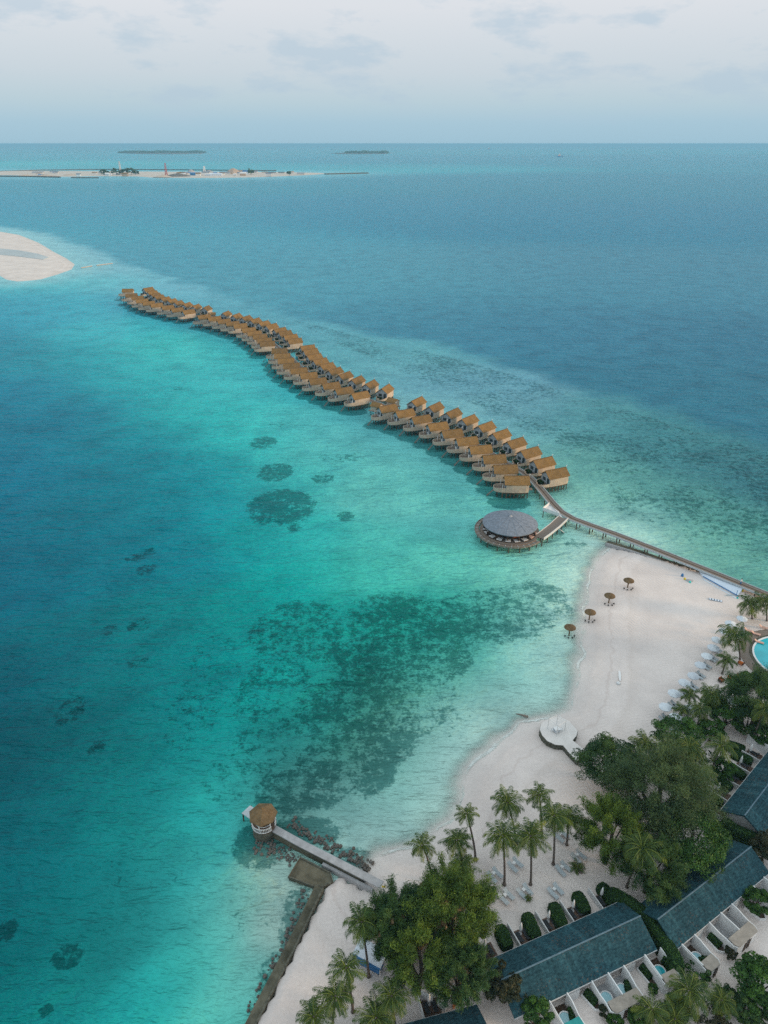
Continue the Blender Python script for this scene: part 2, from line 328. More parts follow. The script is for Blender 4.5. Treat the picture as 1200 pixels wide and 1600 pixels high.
def sandmat(name, col, track=True):
    m = bpy.data.materials.new(name); m.use_nodes = True; t = m.node_tree; b = t.nodes['Principled BSDF']; b.inputs['Roughness'].default_value = .95; b.inputs['Specular IOR Level'].default_value = .05
    tc = N(t, 'ShaderNodeTexCoord'); P = tc.outputs['Object']
    n1 = N(t, 'ShaderNodeTexNoise', inp={'Scale': .09, 'Detail': 6.0, 'Roughness': .6}); t.links.new(P, n1.inputs[0])
    n2 = N(t, 'ShaderNodeTexNoise', inp={'Scale': 2.2, 'Detail': 6.0, 'Roughness': .7}); t.links.new(P, n2.inputs[0])
    c = [x for x in col]
    r1 = ramp(t, [(.32, (c[0]*.86, c[1]*.85, c[2]*.84, 1)), (.66, (c[0]*1.06, c[1]*1.05, c[2]*1.03, 1))]); t.links.new(n1.outputs['Fac'], r1.inputs[0])
    r2 = ramp(t, [(.3, (.90, .90, .90, 1)), (.65, (1.05, 1.05, 1.05, 1))]); t.links.new(n2.outputs['Fac'], r2.inputs[0])
    mu = N(t, 'ShaderNodeMix', data_type='RGBA', blend_type='MULTIPLY', inp={'Factor': .8}); t.links.new(r1.outputs[0], mu.inputs['A']); t.links.new(r2.outputs[0], mu.inputs['B'])
    # wet, darker and warmer strip along the waterline ('tone' = metres from the water)
    a = N(t, 'ShaderNodeAttribute', attribute_name='tone')
    nw = N(t, 'ShaderNodeTexNoise', inp={'Scale': .35, 'Detail': 3.0}); t.links.new(P, nw.inputs[0])
    ad = N(t, 'ShaderNodeMath', operation='MULTIPLY_ADD', inp={1: 3.0, 2: -1.5}); t.links.new(nw.outputs['Fac'], ad.inputs[0])
    sm = N(t, 'ShaderNodeMath', operation='ADD'); t.links.new(ad.outputs[0], sm.inputs[0]); t.links.new(a.outputs['Fac'], sm.inputs[1])
    dv = N(t, 'ShaderNodeMath', operation='DIVIDE', inp={1: 12.0}); t.links.new(sm.outputs[0], dv.inputs[0])
    rw = ramp(t, [(0, (.93, .95, .95, 1)), (.16, (.93, .93, .93, 1)), (.22, (.98, .97, .96, 1)), (.40, (1, 1, 1, 1)), (.44, (.90, .88, .87, 1)), (.48, (1, 1, 1, 1)), (.70, (1.02, 1.02, 1.02, 1)), (.78, (.95, .94, .93, 1)), (1, (1, 1, 1, 1))]); t.links.new(dv.outputs[0], rw.inputs[0])
    m2 = N(t, 'ShaderNodeMix', data_type='RGBA', blend_type='MULTIPLY', inp={'Factor': 1.}); t.links.new(mu.outputs['Result'], m2.inputs['A']); t.links.new(rw.outputs[0], m2.inputs['B'])
    t.links.new(m2.outputs['Result'], b.inputs['Base Color'])
    # raked tractor tracks and footprints
    h = n2.outputs['Fac']
    if track:
        mp = N(t, 'ShaderNodeMapping', inp={'Rotation': (0, 0, R(28))}); t.links.new(P, mp.inputs[0])
        sp = N(t, 'ShaderNodeSeparateXYZ'); t.links.new(mp.outputs[0], sp.inputs[0])
        pp = N(t, 'ShaderNodeMath', operation='PINGPONG', inp={1: 1.3}); t.links.new(sp.outputs['X'], pp.inputs[0])
        s2 = N(t, 'ShaderNodeMath', operation='MULTIPLY_ADD', inp={1: .9}); t.links.new(pp.outputs[0], s2.inputs[0]); t.links.new(sp.outputs['Y'], s2.inputs[2])
        s3 = N(t, 'ShaderNodeMath', operation='MULTIPLY', inp={1: 6.5}); t.links.new(s2.outputs[0], s3.inputs[0])
        s4 = N(t, 'ShaderNodeMath', operation='SINE'); t.links.new(s3.outputs[0], s4.inputs[0])
        nm = N(t, 'ShaderNodeTexNoise', inp={'Scale': .06, 'Detail': 3.0}); t.links.new(P, nm.inputs[0])
        rm = ramp(t, [(.46, (0, 0, 0, 1)), (.58, (.42, .42, .42, 1))]); t.links.new(nm.outputs['Fac'], rm.inputs[0])
        s5 = N(t, 'ShaderNodeMath', operation='MULTIPLY_ADD'); t.links.new(s4.outputs[0], s5.inputs[0]); t.links.new(rm.outputs[0], s5.inputs[1]); t.links.new(n2.outputs['Fac'], s5.inputs[2]); h = s5.outputs[0]
    bp = N(t, 'ShaderNodeBump', inp={'Strength': .6, 'Distance': .085}); t.links.new(h, bp.inputs['Height']); t.links.new(bp.outputs[0], b.inputs['Normal'])
    return m
SAND = sandmat('coral_sand', (.675, .615, .595))
terrain('sand_beach', ISLAND, BEACH, .9, .14, GZ, SAND, -24, 190, 30, 200)
terrain('sandbank', BANK, BANK, 4.0, .05, .9, sandmat('bank_sand', (.68, .63, .60), False), -900, -190, 380, 1100, -.6)
terrain('far_island', FARLAND, FARLAND, 18.0, .03, 3.0, sandmat('far_sand', (.60, .54, .48), False), -2600, -100, 2300, 4200, -.6)
for nm, pl in (('low_island', [(188, 239.2), (225, 237.6), (262, 237.2), (300, 237.8), (322, 238.8), (318, 240), (270, 241), (215, 240.5)]), ('low_island', [(515, 240), (545, 238.4), (580, 237.8), (612, 239), (600, 240.6), (540, 240.8)])):
    b = MB(); b.prism([un(*p) for p in pl], -1, 3.0); struct(b.build(nm, M['rock']))
# ------------------------------------------------------------------ the sea: colour of the water over its bottom
OCEAN = [(0, 229, 19, 146, 162), (600, 229, 18, 140, 158), (1200, 229, 18, 140, 158), (0, 246, 18, 149, 167), (40, 257, 22, 169, 178), (150, 262, 19, 153, 169), (350, 262, 19, 156, 172), (540, 266, 20, 162, 176), (600, 262, 18, 147, 165), (300, 246, 17, 142, 162), (560, 248, 15, 133, 156), (900, 250, 15, 129, 152), (1200, 250, 15, 129, 152), (0, 285, 15, 137, 160), (200, 290, 15, 135, 158), (420, 285, 15, 135, 158), (700, 280, 14, 126, 150), (1000, 290, 13, 122, 147), (0, 320, 21, 138, 165), (300, 330, 19, 131, 160), (600, 330, 18, 126, 154), (900, 340, 17, 120, 149), (1200, 340, 16, 118, 147), (100, 355, 38, 148, 170), (300, 400, 59, 146, 168), (600, 420, 65, 142, 162), (900, 420, 59, 130, 154), (1200, 430, 56, 126, 150), (420, 450, 68, 148, 168), (700, 500, 53, 126, 150), (900, 520, 49, 117, 144), (1200, 540, 44, 111, 137), (1050, 600, 44, 111, 135), (1200, 650, 46, 113, 133)]
SHALLOW = [(0, 460, 42, 154, 175), (40, 446, 73, 182, 190), (150, 400, 112, 176, 192), (150, 440, 77, 179, 190), (60, 352, 120, 182, 196), (20, 490, 29, 142, 168), (120, 480, 52, 169, 185), (180, 520, 52, 174, 185), (50, 560, 20, 132, 151), (0, 620, 11, 122, 148), (130, 560, 30, 155, 166), (250, 540, 57, 184, 183), (220, 600, 36, 165, 171), (100, 650, 8, 110, 134), (0, 750, 8, 112, 138), (330, 560, 62, 182, 184), (300, 640, 40, 171, 172), (220, 700, 11, 125, 141), (400, 600, 68, 183, 187), (380, 680, 46, 178, 176), (320, 760, 11, 136, 148), (150, 780, 8, 108, 126), (480, 660, 81, 177, 180), (500, 720, 81, 178, 177), (560, 680, 89, 174, 177), (600, 760, 90, 178, 173), (440, 750, 48, 166, 165), (660, 720, 98, 178, 177), (700, 800, 94, 178, 174), (600, 850, 68, 174, 167), (480, 840, 42, 164, 162), (400, 850, 14, 147, 149), (700, 880, 85, 183, 170), (800, 900, 95, 183, 170), (880, 860, 113, 193, 183), (860, 960, 115, 191, 182), (900, 900, 143, 206, 194), (880, 1050, 120, 189, 182), (800, 1080, 115, 187, 178), (780, 1135, 122, 187, 179), (700, 1190, 109, 183, 175), (700, 1120, 88, 171, 162), (640, 1260, 103, 178, 169), (600, 1315, 109, 175, 169), (560, 1260, 72, 152, 145), (545, 1320, 85, 157, 152), (430, 915, 8, 151, 149), (370, 950, 7, 132, 132), (490, 895, 28, 160, 155), (560, 895, 61, 177, 165), (500, 980, 16, 142, 137), (600, 1000, 14, 135, 126), (700, 960, 27, 147, 137), (790, 950, 54, 159, 149), (600, 1100, 12, 120, 110), (500, 1100, 10, 132, 126), (700, 1050, 40, 152, 140), (550, 1180, 16, 113, 104), (450, 1160, 8, 128, 124), (400, 1060, 8, 140, 138), (640, 1170, 49, 147, 137), (480, 1230, 18, 112, 108), (350, 1150, 5, 137, 136), (340, 1240, 14, 152, 147), (0, 900, 6, 96, 118), (100, 900, 8, 104, 122), (200, 880, 8, 112, 128), (300, 880, 9, 122, 136), (250, 960, 9, 118, 124), (100, 1000, 8, 104, 115), (0, 1050, 6, 88, 104), (150, 1080, 8, 102, 110), (250, 1080, 8, 114, 119), (320, 1050, 4, 124, 128), (0, 1180, 6, 78, 90), (100, 1160, 7, 90, 98), (200, 1180, 9, 108, 112), (270, 1200, 6, 124, 126), (0, 1300, 8, 94, 104), (100, 1300, 9, 112, 117), (200, 1300, 10, 126, 126), (265, 1340, 7, 130, 129), (320, 1290, 16, 166, 162), (290, 1370, 14, 155, 152), (0, 1400, 5, 100, 108), (100, 1420, 6, 115, 117), (200, 1430, 7, 125, 124), (260, 1440, 11, 142, 139), (320, 1400, 55, 170, 163), (380, 1400, 87, 175, 163), (430, 1385, 133, 166, 156), (350, 1460, 72, 180, 169), (420, 1450, 139, 171, 161), (300, 1505, 33, 165, 157), (380, 1530, 84, 175, 165), (240, 1560, 19, 163, 157), (200, 1595, 15, 152, 150), (330, 1595, 68, 178, 167), (0, 1500, 5, 105, 109), (60, 1560, 6, 115, 117), (140, 1510, 7, 120, 119), (100, 1600, 9, 130, 130), (-120, 1500, 4, 95, 103), (-120, 1200, 5, 72, 86), (-120, 800, 6, 100, 126), (-120, 560, 16, 122, 146), (200, 430, 112, 178, 193), (300, 450, 102, 172, 190), (400, 480, 80, 156, 174), (480, 510, 85, 156, 172), (560, 550, 85, 157, 169), (620, 580, 96, 161, 173), (700, 600, 94, 151, 170), (680, 640, 116, 175, 182), (800, 640, 97, 152, 168), (900, 660, 76, 140, 149), (1000, 690, 64, 129, 138), (1100, 720, 61, 122, 131), (1190, 750, 56, 116, 126), (800, 680, 102, 163, 172), (900, 720, 95, 157, 153), (950, 780, 113, 175, 166), (1000, 800, 102, 161, 159), (1060, 770, 81, 144, 142), (1150, 820, 87, 152, 145), (1100, 860, 97, 164, 152), (1180, 890, 102, 164, 153), (930, 812, 145, 202, 196), (1000, 846, 139, 197, 188), (1400, 850, 62, 121, 133), (1400, 960, 63, 135, 126)]
EDGE = [un(*p) for p in [(-500, 345), (0, 354), (60, 363), (130, 388), (200, 412), (255, 432), (330, 456), (420, 481), (520, 506), (600, 526), (700, 547), (800, 574), (900, 603), (1000, 634), (1100, 664), (1200, 692), (1500, 780), (2300, 1000)]]
PATCH = [(440, 792, 58, 30, 0.99), (430, 738, 30, 16, 0.9), (412, 692, 24, 11, 0.84), (540, 806, 16, 9, 0.96), (505, 747, 20, 9, 0.84), (535, 715, 40, 9, 0.72), (435, 663, 22, 6, 0.66), (278, 608, 12.649999999999999, 4.6, 0.72), (205, 700, 29.9, 9.2, 0.6), (212, 872, 18.4, 8.049999999999999, 0.84), (232, 863, 16.099999999999998, 8.049999999999999, 0.84), (228, 890, 18.4, 10.35, 0.84), (218, 975, 20.7, 13.799999999999999, 0.84), (170, 985, 16.099999999999998, 9.2, 0.84), (105, 1495, 28, 22, 0.99), (8, 1455, 20, 22, 0.9), (72, 1580, 13, 14, 0.93), (150, 1170, 16.099999999999998, 16.099999999999998, 0.84), (110, 1110, 25.299999999999997, 25.299999999999997, 0.84), (215, 1035, 18.4, 11.5, 0.84), (460, 825, 12, 7, 0.96), (535, 985, 14, 10, 0.84), (565, 985, 10, 8, 0.9), (470, 985, 95, 55, 0.79), (620, 1000, 130, 85, 0.93), (770, 960, 105, 48, 0.87), (820, 935, 55, 28, 0.72), (560, 1120, 110, 80, 0.96), (540, 1190, 90, 60, 0.96), (430, 1080, 70, 70, 0.75), (410, 1170, 60, 55, 0.75), (470, 1235, 80, 38, 0.93), (660, 1090, 60, 60, 0.78), (350, 1000, 60, 40, 0.63), (240, 1340, 90, 60, 0.55), (180, 1450, 70, 60, 0.54), (410, 1320, 48, 40, 1.02), (480, 1300, 70, 26, 0.99), (545, 1345, 40, 26, 0.96), (465, 1440, 30, 70, 0.87), (430, 1540, 34, 60, 0.78), (390, 1420, 60, 50, 0.6), (900, 850, 20, 10, 0.9), (330, 1060, 60, 60, 0.6), (360, 1210, 50, 45, 0.68), (300, 930, 60, 25, 0.5), (860, 930, 30, 18, 0.7), (850, 965, 30, 14, 0.62), (700, 1130, 50, 30, 0.62), (420, 700, 50, 20, 0.5), (270, 900, 57.49999999999999, 34.5, 0.45), (60, 1150, 46.0, 69.0, 0.45), (330, 1310, 20, 10, 0.5), (250, 1480, 60, 40, 0.5), (300, 1120, 50, 60, 0.66), (880, 955, 22, 14, 0.8), (840, 925, 40, 20, 0.85)]
def build_sea():
    rr = [6.0]
    while rr[-1] < 2600: rr.append(rr[-1]*1.0085+.02)
    while rr[-1] < 90000: rr.append(rr[-1]*1.035)
    aa = np.r_[np.arange(-42, 42.01, .25), np.arange(46, 317, 5.)]
    A, RR = np.meshgrid(np.radians(aa), np.array(rr)); P = np.c_[(RR*np.sin(A)).ravel(), (RR*np.cos(A)).ravel()]
    na, nr = len(aa), len(rr)
    def field(pts):
        C = np.array([un(p[0], p[1]) for p in pts]); col = np.array([s2l(*p[2:5])[:3] for p in pts])
        dd = np.sqrt(((C[:, None]-C[None])**2).sum(2)); dd.sort(1); rad = dd[:, 1:4].mean(1)*.62
        out = np.zeros((len(P), 3))
        for s in range(0, len(P), 20000):
            q = P[s:s+20000]; d2 = ((q[:, None]-C[None])**2).sum(2)/rad**2
            w_ = np.exp(-np.minimum(d2, 60))/rad**.5+1e-9/(1+d2)**2
            out[s:s+20000] = (w_ @ np.sqrt(col))/w_.sum(1)[:, None]
        return out**2
    wob = (vnoise(P, 22, 3)-.5)*16+(vnoise(P, 7, 5)-.5)*7
    sd = seg_dist(P, EDGE, False); far = inside(P, EDGE+[(95000, EDGE[-1][1]), (95000, 95000), (-95000, 95000), (-95000, EDGE[0][1])])
    sd = np.where(far, sd, -sd)+wob
    e = sstep(-10, 12, sd)[:, None]
    tint = field(SHALLOW)*(1-e)+field(OCEAN)*e
    # pale water round the sandbank and the far island
    for poly, wd, c, k in ((BANK, 26, s2l(135, 192, 200), .85), (FARLAND, 190, s2l(122, 186, 200), .7)):
        d = np.where(inside(P, poly), 0, seg_dist(P, poly))
        f = (k*np.exp(-(d/wd)**2))[:, None]; tint = tint*(1-f)+np.array(c[:3])*f
    db = np.where(inside(P, ISLAND), 0, seg_dist(P, BEACH, False))
    f = (.85*np.exp(-(db/13.)**1.3))[:, None]; tint = tint*(1-f)+np.array(s2l(182, 205, 197)[:3])*f
    coral_shade = np.zeros(len(P))
    for px, py, rx, ry, k in PATCH:
        cx, cy = un(px, py); mx, my = mpp(px, py)
        q = ((P[:, 0]-cx)/(rx*mx*1.1))**2+((P[:, 1]-cy)/(ry*my*1.1))**2
        coral_shade = np.maximum(coral_shade, k*(1-sstep(.45, 1.35, q)))
    flat = [un(*p) for p in [(400, 480), (520, 508), (600, 529), (700, 550), (800, 577), (900, 606), (1000, 637), (1100, 667), (1200, 695), (1500, 783), (1500, 990), (1230, 925), (1120, 886), (1000, 838), (925, 800), (915, 755), (800, 680), (680, 615), (620, 590), (500, 535)]]
    df = np.where(inside(P, flat), seg_dist(P, flat), 0)
    coral_shade = np.maximum(coral_shade, .74*sstep(1, 9, df)*(.78+.36*vnoise(P, 16, 31)))
    coral_shade = np.clip(coral_shade*(.86+.28*vnoise(P, 4.5, 21))*(.86+.24*vnoise(P, 13, 22)), 0, 1.1)
    for l in (VR[k] for k in ('AF', 'BF', 'CF', 'DF')):      # villa shade and reflection painted into the water, with some weed at the piles
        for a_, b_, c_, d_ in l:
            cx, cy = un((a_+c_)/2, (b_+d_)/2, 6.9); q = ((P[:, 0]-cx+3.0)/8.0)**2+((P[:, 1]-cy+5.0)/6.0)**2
            coral_shade = np.maximum(coral_shade, 1.25*(1-sstep(.35, 1.3, q)))
    shore = sstep(.1, 5.0, db+(vnoise(P, 3.5, 8)-.5)*2.0)
    I = np.arange(na*nr).reshape(nr, na); J = np.roll(I, -1, 1)
    Q = np.c_[I[:-1].ravel(), J[:-1].ravel(), J[1:].ravel(), I[1:].ravel()][:, ::-1]
    m = bpy.data.materials.new('sea_water'); m.use_nodes = True; t = m.node_tree; b = t.nodes['Principled BSDF']
    b.inputs['Roughness'].default_value = .22; b.inputs['IOR'].default_value = 1.33; b.inputs['Specular IOR Level'].default_value = .045
    tcn = N(t, 'ShaderNodeTexCoord'); O = tcn.outputs['Object']
    ta = N(t, 'ShaderNodeAttribute', attribute_name='tint'); ca = N(t, 'ShaderNodeAttribute', attribute_name='coral_shade'); sa = N(t, 'ShaderNodeAttribute', attribute_name='shore')
    na_ = N(t, 'ShaderNodeTexNoise', inp={'Scale': .5, 'Detail': 8.0, 'Roughness': .62}); t.links.new(O, na_.inputs[0])
    nb_ = N(t, 'ShaderNodeTexNoise', inp={'Scale': 1.7, 'Detail': 6.0, 'Roughness': .7}); t.links.new(O, nb_.inputs[0])
    ad = N(t, 'ShaderNodeMix', data_type='FLOAT', inp={'Factor': .45}); t.links.new(na_.outputs['Fac'], ad.inputs['A']); t.links.new(nb_.outputs['Fac'], ad.inputs['B'])
    # reef cover and painted villa shade where noise + cover passes a threshold
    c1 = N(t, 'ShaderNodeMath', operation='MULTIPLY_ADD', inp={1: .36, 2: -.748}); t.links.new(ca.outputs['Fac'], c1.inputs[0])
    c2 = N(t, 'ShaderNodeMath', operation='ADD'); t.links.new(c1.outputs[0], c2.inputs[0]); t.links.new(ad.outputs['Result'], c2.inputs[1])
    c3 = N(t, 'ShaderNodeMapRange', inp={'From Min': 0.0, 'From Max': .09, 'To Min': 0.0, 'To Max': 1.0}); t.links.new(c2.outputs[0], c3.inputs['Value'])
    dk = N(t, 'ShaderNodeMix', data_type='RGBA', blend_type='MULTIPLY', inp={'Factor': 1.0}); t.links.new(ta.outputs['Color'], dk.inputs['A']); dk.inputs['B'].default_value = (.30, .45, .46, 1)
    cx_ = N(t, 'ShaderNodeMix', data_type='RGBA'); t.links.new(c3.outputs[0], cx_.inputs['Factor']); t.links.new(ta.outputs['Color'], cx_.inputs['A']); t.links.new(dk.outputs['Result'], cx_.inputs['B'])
    # broad mottling of the bottom
    nc_ = N(t, 'ShaderNodeTexNoise', inp={'Scale': .07, 'Detail': 7.0, 'Roughness': .6}); t.links.new(O, nc_.inputs[0])
    rc = ramp(t, [(.32, (.74, .79, .81, 1)), (.5, (.98, .98, .98, 1)), (.68, (1.13, 1.10, 1.08, 1))]); t.links.new(nc_.outputs['Fac'], rc.inputs[0])
    mt = N(t, 'ShaderNodeMix', data_type='RGBA', blend_type='MULTIPLY', inp={'Factor': 1.0}); t.links.new(cx_.outputs['Result'], mt.inputs['A']); t.links.new(rc.outputs[0], mt.inputs['B'])
    fr = ramp(t, [(.02, (0, 0, 0, 1)), (.05, (.7, .7, .7, 1)), (.09, (.7, .7, .7, 1)), (.15, (0, 0, 0, 1))]); t.links.new(sa.outputs['Fac'], fr.inputs[0])
    fn = N(t, 'ShaderNodeTexNoise', inp={'Scale': .12, 'Detail': 6.0, 'Roughness': .7}); t.links.new(O, fn.inputs[0])
    fq = ramp(t, [(.44, (0, 0, 0, 1)), (.56, (1, 1, 1, 1))]); t.links.new(fn.outputs['Fac'], fq.inputs[0])
    fm = N(t, 'ShaderNodeMath', operation='MULTIPLY'); t.links.new(fr.outputs[0], fm.inputs[0]); t.links.new(fq.outputs[0], fm.inputs[1])
    fx = N(t, 'ShaderNodeMix', data_type='RGBA'); t.links.new(fm.outputs[0], fx.inputs['Factor']); t.links.new(mt.outputs['Result'], fx.inputs['A']); fx.inputs['B'].default_value = (.8, .8, .8, 1); mt = fx
    al = N(t, 'ShaderNodeMath', operation='MAXIMUM'); t.links.new(sa.outputs['Fac'], al.inputs[0]); t.links.new(fm.outputs[0], al.inputs[1])
    ga = N(t, 'ShaderNodeVectorMath', operation='SCALE', inp={'Scale': SEA_GAIN}); t.links.new(mt.outputs['Result'], ga.inputs[0])
    t.links.new(ga.outputs[0], b.inputs['Base Color'])
    # wind ripples
    hs = None
    for rot, scl, amp in ((-14, (.085, .24, 1), 1.5), (16, (.22, .60, 1), .85), (-6, (.6, 1.5, 1), .28)):
        mp_ = N(t, 'ShaderNodeMapping', inp={'Rotation': (0, 0, R(rot)), 'Scale': scl}); t.links.new(O, mp_.inputs[0])
        nn = N(t, 'ShaderNodeTexNoise', inp={'Scale': 1.0, 'Detail': 3.0, 'Roughness': .55, 'Distortion': .4}); t.links.new(mp_.outputs[0], nn.inputs[0])
        ml = N(t, 'ShaderNodeMath', operation='MULTIPLY_ADD', inp={1: amp, 2: 0.0}); t.links.new(nn.outputs['Fac'], ml.inputs[0])
        if hs: t.links.new(hs, ml.inputs[2])
        hs = ml.outputs[0]
    bp = N(t, 'ShaderNodeBump', inp={'Strength': 1.0, 'Distance': SEA_WAVE}); t.links.new(hs, bp.inputs['Height']); t.links.new(bp.outputs[0], b.inputs['Normal'])
    t.links.new(al.outputs[0], b.inputs['Alpha'])
    me = fastmesh('sea', np.c_[P, np.zeros(len(P))], Q, shore, m, True)
    at = me.attributes.new('coral_shade', 'FLOAT', 'POINT'); at.data.foreach_set('value', coral_shade.astype(np.float32))
    at = me.attributes.new('shore', 'FLOAT', 'POINT'); at.data.foreach_set('value', shore.astype(np.float32))
    at = me.attributes.new('tint', 'FLOAT_COLOR', 'POINT'); at.data.foreach_set('color', np.c_[tint, np.ones(len(P))].astype(np.float32).ravel())
    struct(mobj('sea', me))
SEA_GAIN, SEA_WAVE = 1.17, 1.8
build_sea()
# ------------------------------------------------------------------ overwater villas
ORD = ['first', 'second', 'third', 'fourth', 'fifth', 'sixth', 'seventh', 'eighth', 'ninth', 'tenth', 'eleventh', 'twelfth']
DZ = 2.4
def bow(x0, x1, hw, n=9, blunt=.35):
    "plan outline of the boat-shaped deck: straight sides from x1, closing to a rounded bow at x0 (near side first)"
    pts = []
    for i in range(n+1):
        t = i/n; a = math.pi/2*(1-t)   # from side to tip
        pts.append((x1+(x0-x1)*math.cos(a)**1.0, -hw*math.sin(a)**(.8)))
    return pts[:-1]+[(x0, 0)]+[(x, -y) for x, y in pts[:-1][::-1]]
def make_villa(lagoon):
    root = thing('overwater_villa', '-', 'villa')
    hw = 2.45
    near = [(-3.5, -2.35), (-1.6, -2.55), (.6, -2.6), (2.6, -2.5), (3.6, -2.15)]
    body = near+[(x, -y) for x, y in near[::-1]]
    b = MB(); ew, rg = 4.95, 6.45
    n = len(near)
    b.wall(near, .16, 2.15, ew-.05); b.build('wall', M['cream'], root); b = MB(); b.wall([(x, -y) for x, y in near], .16, 2.15, ew-.05)
    b.build('wall', M['cream'], root); b = MB()
    for x, h in ((-3.5, 2.33), (3.6, 2.12)):     # gable ends
        b = MB()
        vs = [(x+dx, y, z) for dx in (0, .16 if x < 0 else -.16) for y, z in ((-h, 2.15), (h, 2.15), (h, ew), (0, rg+.1), (-h, ew))]
        b.add(vs, [(0, 1, 2, 3, 4), (9, 8, 7, 6, 5)]+[(i, (i+1) % 5, 5+(i+1) % 5, 5+i) for i in range(5)])
        b.build('gable', M['greyboards'] if x < 0 else M['cream'], root)
    b = MB()
    for s in (-1, 1):                            # thick thatch, slightly bowed eave
        xs = [-4.05, -2, 0, 2, 3.95]; ed = [2.62, 2.76, 2.8, 2.76, 2.58]
        vs = []
        for x, e in zip(xs, ed): vs += [(x, 0, rg+.45), (x, s*e, 4.95), (x, s*e, 4.77), (x, 0, rg+.2)]
        fs = []
        for i in range(4):
            o = i*4
            for k in range(4): fs.append((o+k, o+4+k, o+4+(k+1) % 4, o+(k+1) % 4)[::s])
        fs += [(0, 1, 2, 3)[::s], (19, 18, 17, 16)[::s]]
        b.add(vs, fs)
    rf = b.build('roof', M['thatch'], root)
    b = MB(); b.tube([(-4.1, 0, rg+.46), (4.0, 0, rg+.46)], .12, n=6); b.build('ridge_cap', M['thatch_grey'], rf)
    b = MB(); b.box(3.93, 4.03, -.06, .06, rg+.1, rg+1.0); b.add([(3.98, -.05, rg+.9), (4.35, -.05, rg+1.1), (3.98, -.05, rg+1.05), (3.98, .05, rg+.9), (4.35, .05, rg+1.1), (3.98, .05, rg+1.05)], [(0, 1, 2), (5, 4, 3), (0, 3, 4, 1), (1, 4, 5, 2), (2, 5, 3, 0)]); b.build('finial', M['white'], rf)
    # deck with bow
    bx = -7.2 if lagoon else -6.6
    ol = bow(bx, -3.45, 2.3)
    b = MB(); b.prism(ol+[(-3.4, 2.3), (-3.4, -2.3)][:0]+[], DZ-.25, DZ) if False else b.prism([(3.7, -2.1)]+[(-3.4, -2.25)]+ol[1:-1]+[(-3.4, 2.25), (3.7, 2.1)], DZ-.22, DZ)
    b.build('deck', M['timber'] if lagoon else M['brown'], root)
    b = MB(); near_s = [p for p in ol if p[1] <= .02]; far_s = [p for p in ol if p[1] >= -.02]
    hs = [DZ+1.25-.5*i/(len(near_s)-1) for i in range(len(near_s))]
    b.wall(near_s, .12, DZ-.3, hs if lagoon else [h-.45 for h in hs]); b.wall(far_s, .12, DZ-.3, [DZ+.9]*len(far_s)); b.build('parapet', M['cream'], root)
    b = MB(); b.box(-3.56, -3.5, -1.9, -.7, DZ+.02, DZ+2.15); b.build('door', M['glass'], root)
    b = MB(); b.box(-3.56, -3.5, .1, 1.7, DZ+.9, DZ+2.0); b.build('window', M['glass'], root)
    if lagoon:
        for y in (-2.0, 2.0):
            b = MB(); b.box(-4.75, -4.63, y-.06, y+.06, DZ, 4.65); b.build('post', M['white'], root)
        b = MB()
        for s in (-.35, .35): b.wall([(-7.0, s), (-9.4, s)], .08, [DZ-.3, -.35], [DZ-.1, -.15])
        for i in range(9):
            t = (i+.5)/9; b.box(-7.0-2.4*t-.12, -7.0-2.4*t+.12, -.35, .35, DZ-.2-2.5*t, DZ-.13-2.5*t)
        b.build('stair', M['timber'], root)
    else:
        b = MB(); b.box(-5.6, -4.3, -.3, 1.7, DZ+.01, DZ+.9); b.build('planter', M['broad_box'], root)
    gb = MB(); gb.box(3.7, 5.2, -.75, .75, DZ-.2, DZ-.004); gb.build('gangway', M['timber'], root)
    pm = MB(); pm.tube([(0, 0, -1.6), (0, 0, DZ-.2)], .15, .15, 6); pme = pm.mesh('pile', M['pile'])
    for y in (-2.05, 2.05):  # beams and braces added, piles packed closer, to darken the water below
        b = MB(); b.tube([(-4.6, y, 1.75), (3.6, y, 1.75)], .13, n=5)
        for x0, x1 in ((-3.3, -.9), (-.9, 1.4), (1.4, 3.4)): b.tube([(x0, y, -.1), (x1, y, 1.9)], .09, n=5)
        b.build('shade_brace', M['pile'], root)
    b = MB(); b.box(-6.2, 3.5, -1.9, 1.9, DZ-.42, DZ-.23); b.build('joist_frame', M['pile'], root)
    for x in (-6.0, -4.6, -3.3, -2.1, -.9, .3, 1.4, 2.4, 3.4):
        for y in ((-1.0, 1.0) if x == -6.0 else (-2.05, 2.05)): mobj('pile', pme, root, (x, y, 0), rnd.random()*6)
    return root
M['broad_box'] = M['hedgecore']
place = {'F': Once(make_villa(True)), 'B': Once(make_villa(False))}
CL = {'A': 'nearest', 'B': 'second nearest', 'C': 'second farthest', 'D': 'farthest'}
WALK = []
for k, l in VR.items():
    mids, angs = [], []
    for a, b_, c, d in l:
        p, q = un(a, b_, 6.9), un(c, d, 6.9)
        mids.append(((p[0]+q[0])/2, (p[1]+q[1])/2)); angs.append(math.degrees(math.atan2(q[1]-p[1], q[0]-p[0])))
    n = len(l); fit = np.polyval(np.polyfit(range(n), angs, 2 if k[0] == 'A' else 1), range(n))
    if k == 'DF': fit[-1] = 4; fit[-2] = 14
    for i, (m_, a) in enumerate(zip(mids, fit)):
        lab = f"thatched villa, {ORD[i]} from the beach end, {'lagoon-side' if k[1] == 'F' else 'ocean-side'} row, {CL[k[0]]} villa cluster"
        place[k[1]]((m_[0], m_[1], 0), R(a), lab, 1, 'thatched villas along the boardwalk')
        if k[1] == 'F' and not (k == 'DF' and i == 8): WALK.append((m_[0]+6.2*math.cos(R(a)), m_[1]+6.2*math.sin(R(a))))
